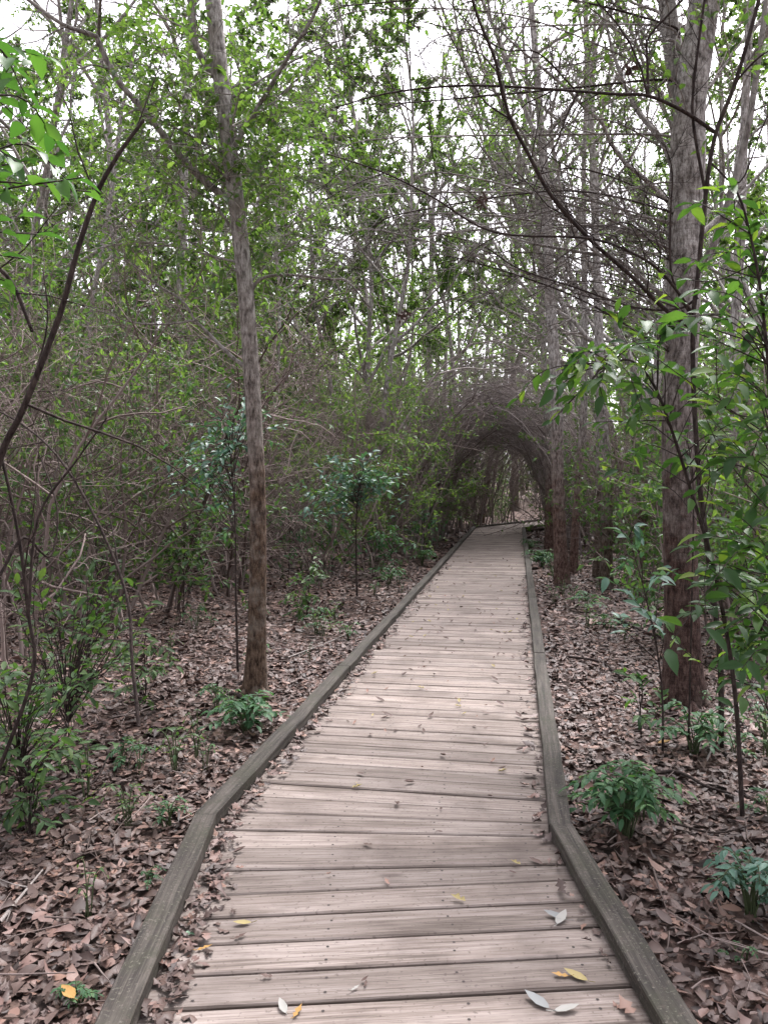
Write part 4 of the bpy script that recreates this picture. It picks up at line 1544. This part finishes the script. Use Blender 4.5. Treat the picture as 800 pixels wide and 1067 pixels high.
# ------------------------------------------------------------------ ground herbs with compound leaves
def herb(name, label, px, py, wpx, nleaf, tall=.5, cat='plant', mat='leaf_herb', leaflets=13, group=None):
    p = on(px, py, GZ)
    p[2] = float(ground_z(p[0], p[1]))
    size = wpx / FPX * p[1] / 2
    root = empty(name, p)
    tag(root, label, cat, group)
    st, lv = MB(), MB()
    Ps, Ds, Ns, Ls = [], [], [], []
    for k in range(nleaf):
        a = k * 2.4 + rng.normal(0, .3)
        out = size * rng.uniform(.35, 1.0)
        h = size * tall * rng.uniform(.7, 1.7)
        e = np.array([math.cos(a), math.sin(a), 0])
        q0 = np.array([rng.normal(0, .012), rng.normal(0, .012), 0])
        pts = smooth([q0, q0 + e * out * .25 + (0, 0, h * .75), q0 + e * out * .65 + (0, 0, h), q0 + e * out * 1.05 + (0, 0, h * .85)], 5)
        st.tube(pts, np.linspace(.0035, .0012, len(pts)), 4)
        sd = np.array([-e[1], e[0], 0])
        m = leaflets
        for j in range(m):
            t = .35 + .65 * (j // 2 * 2) / max(1, m - 1)
            i = min(len(pts) - 2, int(t * (len(pts) - 1)))
            d = unit(pts[i + 1] - pts[i])
            s_ = 1 if j % 2 else -1
            last = j == m - 1
            Ps.append(pts[-1] if last else pts[i])
            Ds.append(d if last else d * .55 + sd * s_ * .9 + (0, 0, rng.normal(-.1, .15)))
            Ns.append((rng.normal(0, .2), rng.normal(0, .2), 1))
            Ls.append(size * rng.uniform(.16, .30))
    lv.leaves(Ps, Ds, Ns, Ls, .42, fold=.15, curl=.3)
    link('stems', st.mesh('stems', M['green_stem']), root)
    link('foliage', lv.mesh('foliage', M[mat]), root)


for a in (
    (652, 876, 118, 34, .75, 'bushy clump of toothed green leaves nearest the right kerb rail'),
    (782, 955, 110, 22, .8, 'green leafy clump at the lower right edge'),
    (722, 795, 95, 18, .7, 'spreading green herb just below the forked tree'),
    (765, 800, 60, 7, .6, 'sparse green herb near the right edge beyond the yellow leaf'),
    (800, 860, 60, 7, .6, 'green herb cut off by the right edge above the leafy clump'),
    (258, 762, 92, 20, .5, 'wide pale green herb between the mottled tree and the left rail'),
    (175, 862, 50, 8, .8, 'small upright green herb left of the bend in the left rail'),
    (155, 922, 34, 6, .9, 'tiny bright green seedling beside the left rail near the front'),
    (75, 1045, 60, 8, .5, 'low dark green herb in the lower left corner'),
    (128, 790, 60, 8, .6, 'green herb at the foot of the dark left stem'),
    (225, 740, 50, 7, .6, 'small herb just left of the mottled tree base'),
    (330, 655, 45, 8, .8, 'green herb midway along the left rail behind the litter'),
    (362, 665, 34, 6, .7, 'small green herb close to the left rail midway along'),
    (612, 640, 50, 9, .6, 'grey-green herb right of the rail below the straight trunks'),
    (632, 660, 40, 7, .5, 'low faded herb in the litter left of the forked tree'),
    (564, 592, 42, 24, .55, 'bright green patch of low herbs beside the far right rail'),
    (550, 575, 26, 14, .6, 'farthest bright green herb tuft beside the right rail'),
    (440, 590, 40, 12, .6, 'low green herbs beside the far left rail'),
    (405, 612, 40, 9, .6, 'small green tuft left of the far left rail'),
    (770, 1000, 40, 5, .6, 'single sprig of green leaves below the leafy clump at the right'),
):
    herb('woodland_herb', a[5], a[0], a[1], a[2], a[3], a[4], mat='leaf_blue' if a[0] in (782,) else 'leaf_herb')


rng = np.random.default_rng(57)
src = []
for q in range(5):
    herb('seedling', 'small green seedling sprouting from the leaf litter', 400, 800, (52, 44, 60, 40, 56)[q], (5, 4, 7, 4, 6)[q], (1.1, 1.5, .8, 1.6, 1.0)[q], cat='seedling',
         mat=('leaf_herb', 'leaf_under', 'leaf_herb', 'leaf_blue', 'leaf_under')[q], leaflets=(7, 5, 9, 5, 7)[q], group='seedlings scattered over the forest floor')
    src.append([o for o in COL.objects if o.name.startswith('seedling') and o.parent is None][-1])
for k in range(84):
    for _ in range(30):
        y = 2.6 + 13 * rng.uniform() ** 1.4
        sd = -1 if rng.uniform() < .55 else 1
        x = path_x(y) + sd * rng.uniform(1.0, 3.6)
        if abs((x / y) * FPX) < 440:
            break
    loc = (x, y, float(ground_z(x, y)))
    rz, sc_ = rng.uniform(0, 6.28), rng.uniform(.6, 1.35)
    if k < 5:
        src[k].location, src[k].rotation_euler, src[k].scale = loc, (0, 0, rz), (sc_,) * 3
    else:
        copy_tree(src[k % 5], loc, rz, sc_)
tl = MB()
for k in range(1500):
    y = 1.6 + 12 * rng.uniform() ** 1.3
    x = path_x(y) + (-1 if rng.uniform() < .5 else 1) * rng.uniform(.85, 4.5)
    a, L = rng.uniform(0, 6.28), rng.uniform(.08, .45)
    z = float(ground_z(x, y)) + rng.uniform(.02, .06)
    e = np.array([math.cos(a), math.sin(a), rng.normal(0, .06)])
    sd = np.array([-e[1], e[0], 0]) * rng.normal(0, .08)
    q = np.array([x, y, z])
    tl.tube(np.array([q, q + e * L * .5 + sd * L, q + e * L]), np.array([1, .8, .5]) * rng.uniform(.0015, .0045), 4)
tag(link('twig_litter', tl.mesh('twig_litter', M['twig'])), 'thin dead twigs strewn through the leaf litter', 'twig litter', kind='stuff')

# ------------------------------------------------------------------ fallen sticks and dead leaf clumps
def stick(pl, r, label, mat='twig', z=.03):
    P = np.array([on(a, b, GZ) for a, b in pl])
    P[:, 2] = ground_z(P[:, 0], P[:, 1]) + z + rng.uniform(0, .02, len(P))
    base = P[0].copy()
    mb = MB()
    q = smooth(P - base, 5)
    mb.tube(q, np.linspace(r, r * .45, len(q)), 6)
    for k in range(2):
        i = rng.integers(2, len(q) - 2)
        d = unit(q[i + 1] - q[i] + rng.normal(0, .5, 3) * (1, 1, .2))
        mb.tube(np.array([q[i], q[i] + d * .06, q[i] + d * .12 + (0, 0, .01)]), np.array([r * .5, r * .35, r * .2]), 4)
    o = link('fallen_stick', mb.mesh('fallen_stick', M[mat]), loc=base)
    tag(o, label, 'stick', 'fallen sticks on the forest floor')


stick([(668, 822), (705, 822), (735, 835), (760, 842)], .011, 'curved dark stick in the litter right of the bushy clump', 'twig_dark')
stick([(592, 690), (625, 695), (645, 710), (660, 722)], .012, 'dark fallen branch beside the right rail left of the forked tree', 'twig_dark')
stick([(640, 650), (680, 668), (700, 660)], .02, 'thick fallen branch behind the low glossy sapling', 'twig_dark')
stick([(735, 690), (770, 692), (810, 700)], .035, 'fallen log lying behind the forked tree at the right edge', 'twig_dark')
stick([(0, 965), (20, 940), (45, 912)], .008, 'pale stick lying in the lower left litter', 'twig_pale')
stick([(735, 810), (750, 780), (775, 735)], .006, 'thin pale stick leaning below the right edge herbs', 'twig_pale')
stick([(300, 690), (340, 672), (365, 660)], .007, 'thin grey stick in the litter right of the mottled trunk', 'twig_pale')
stick([(60, 830), (100, 805), (120, 770)], .008, 'dark stick under the lower left shrub', 'twig_dark')
stick([(700, 870), (745, 880), (790, 872)], .006, 'thin stick in the litter above the right edge clump', 'twig_dark')
stick([(255, 735), (240, 728), (222, 738)], .016, 'dark root-like stick at the foot of the mottled tree', 'twig_dark')

p = on(685, 793, GZ)
o = deck_leaf(685, 793, .09, .4, M['leaf_yellow'], 'bright yellow leaf on the litter below the forked tree', lobe=False, curl=.2)
p[2] = float(ground_z(p[0], p[1])) + .06
o.location = p
p = on(78, 1058, GZ)
o = deck_leaf(78, 1058, .08, 2.4, M['leaf_yellow'], 'orange leaf on the litter in the lower left corner', lobe=False, curl=.2)
o.location = (p[0], p[1], float(ground_z(p[0], p[1])) + .06)

for (px, py, Y, s_, label) in ((420, 327, 5.2, .035, 'dark dead leaf clump hanging in twigs above the middle of the walk'),
                               (655, 72, 4.6, .035, 'reddish dead leaf clump on a twig left of the forked trunk'),
                               (503, 210, 4.2, .025, 'small dead leaf clump caught on a bare twig near the top middle')):
    p = at(px, py, Y)
    mb = MB()
    n = 26
    mb.leaves(rng.normal(0, s_ * .4, (n, 3)), rng.normal(0, 1, (n, 3)), rng.normal(0, 1, (n, 3)), s_ * rng.uniform(.8, 1.5, n), .5, fold=.3, curl=.6)
    top = np.array([0, 0, .0])
    st = smooth([top, (.02, .03, .12), (.0, .1, .3)], 4)
    mb.tube(st, np.full(len(st), .0016), 3)
    o = link('dead_leaf_clump', mb.mesh('dead_leaf_clump', M['leaf_brown']), loc=p)
    tag(o, label, 'leaf clump')
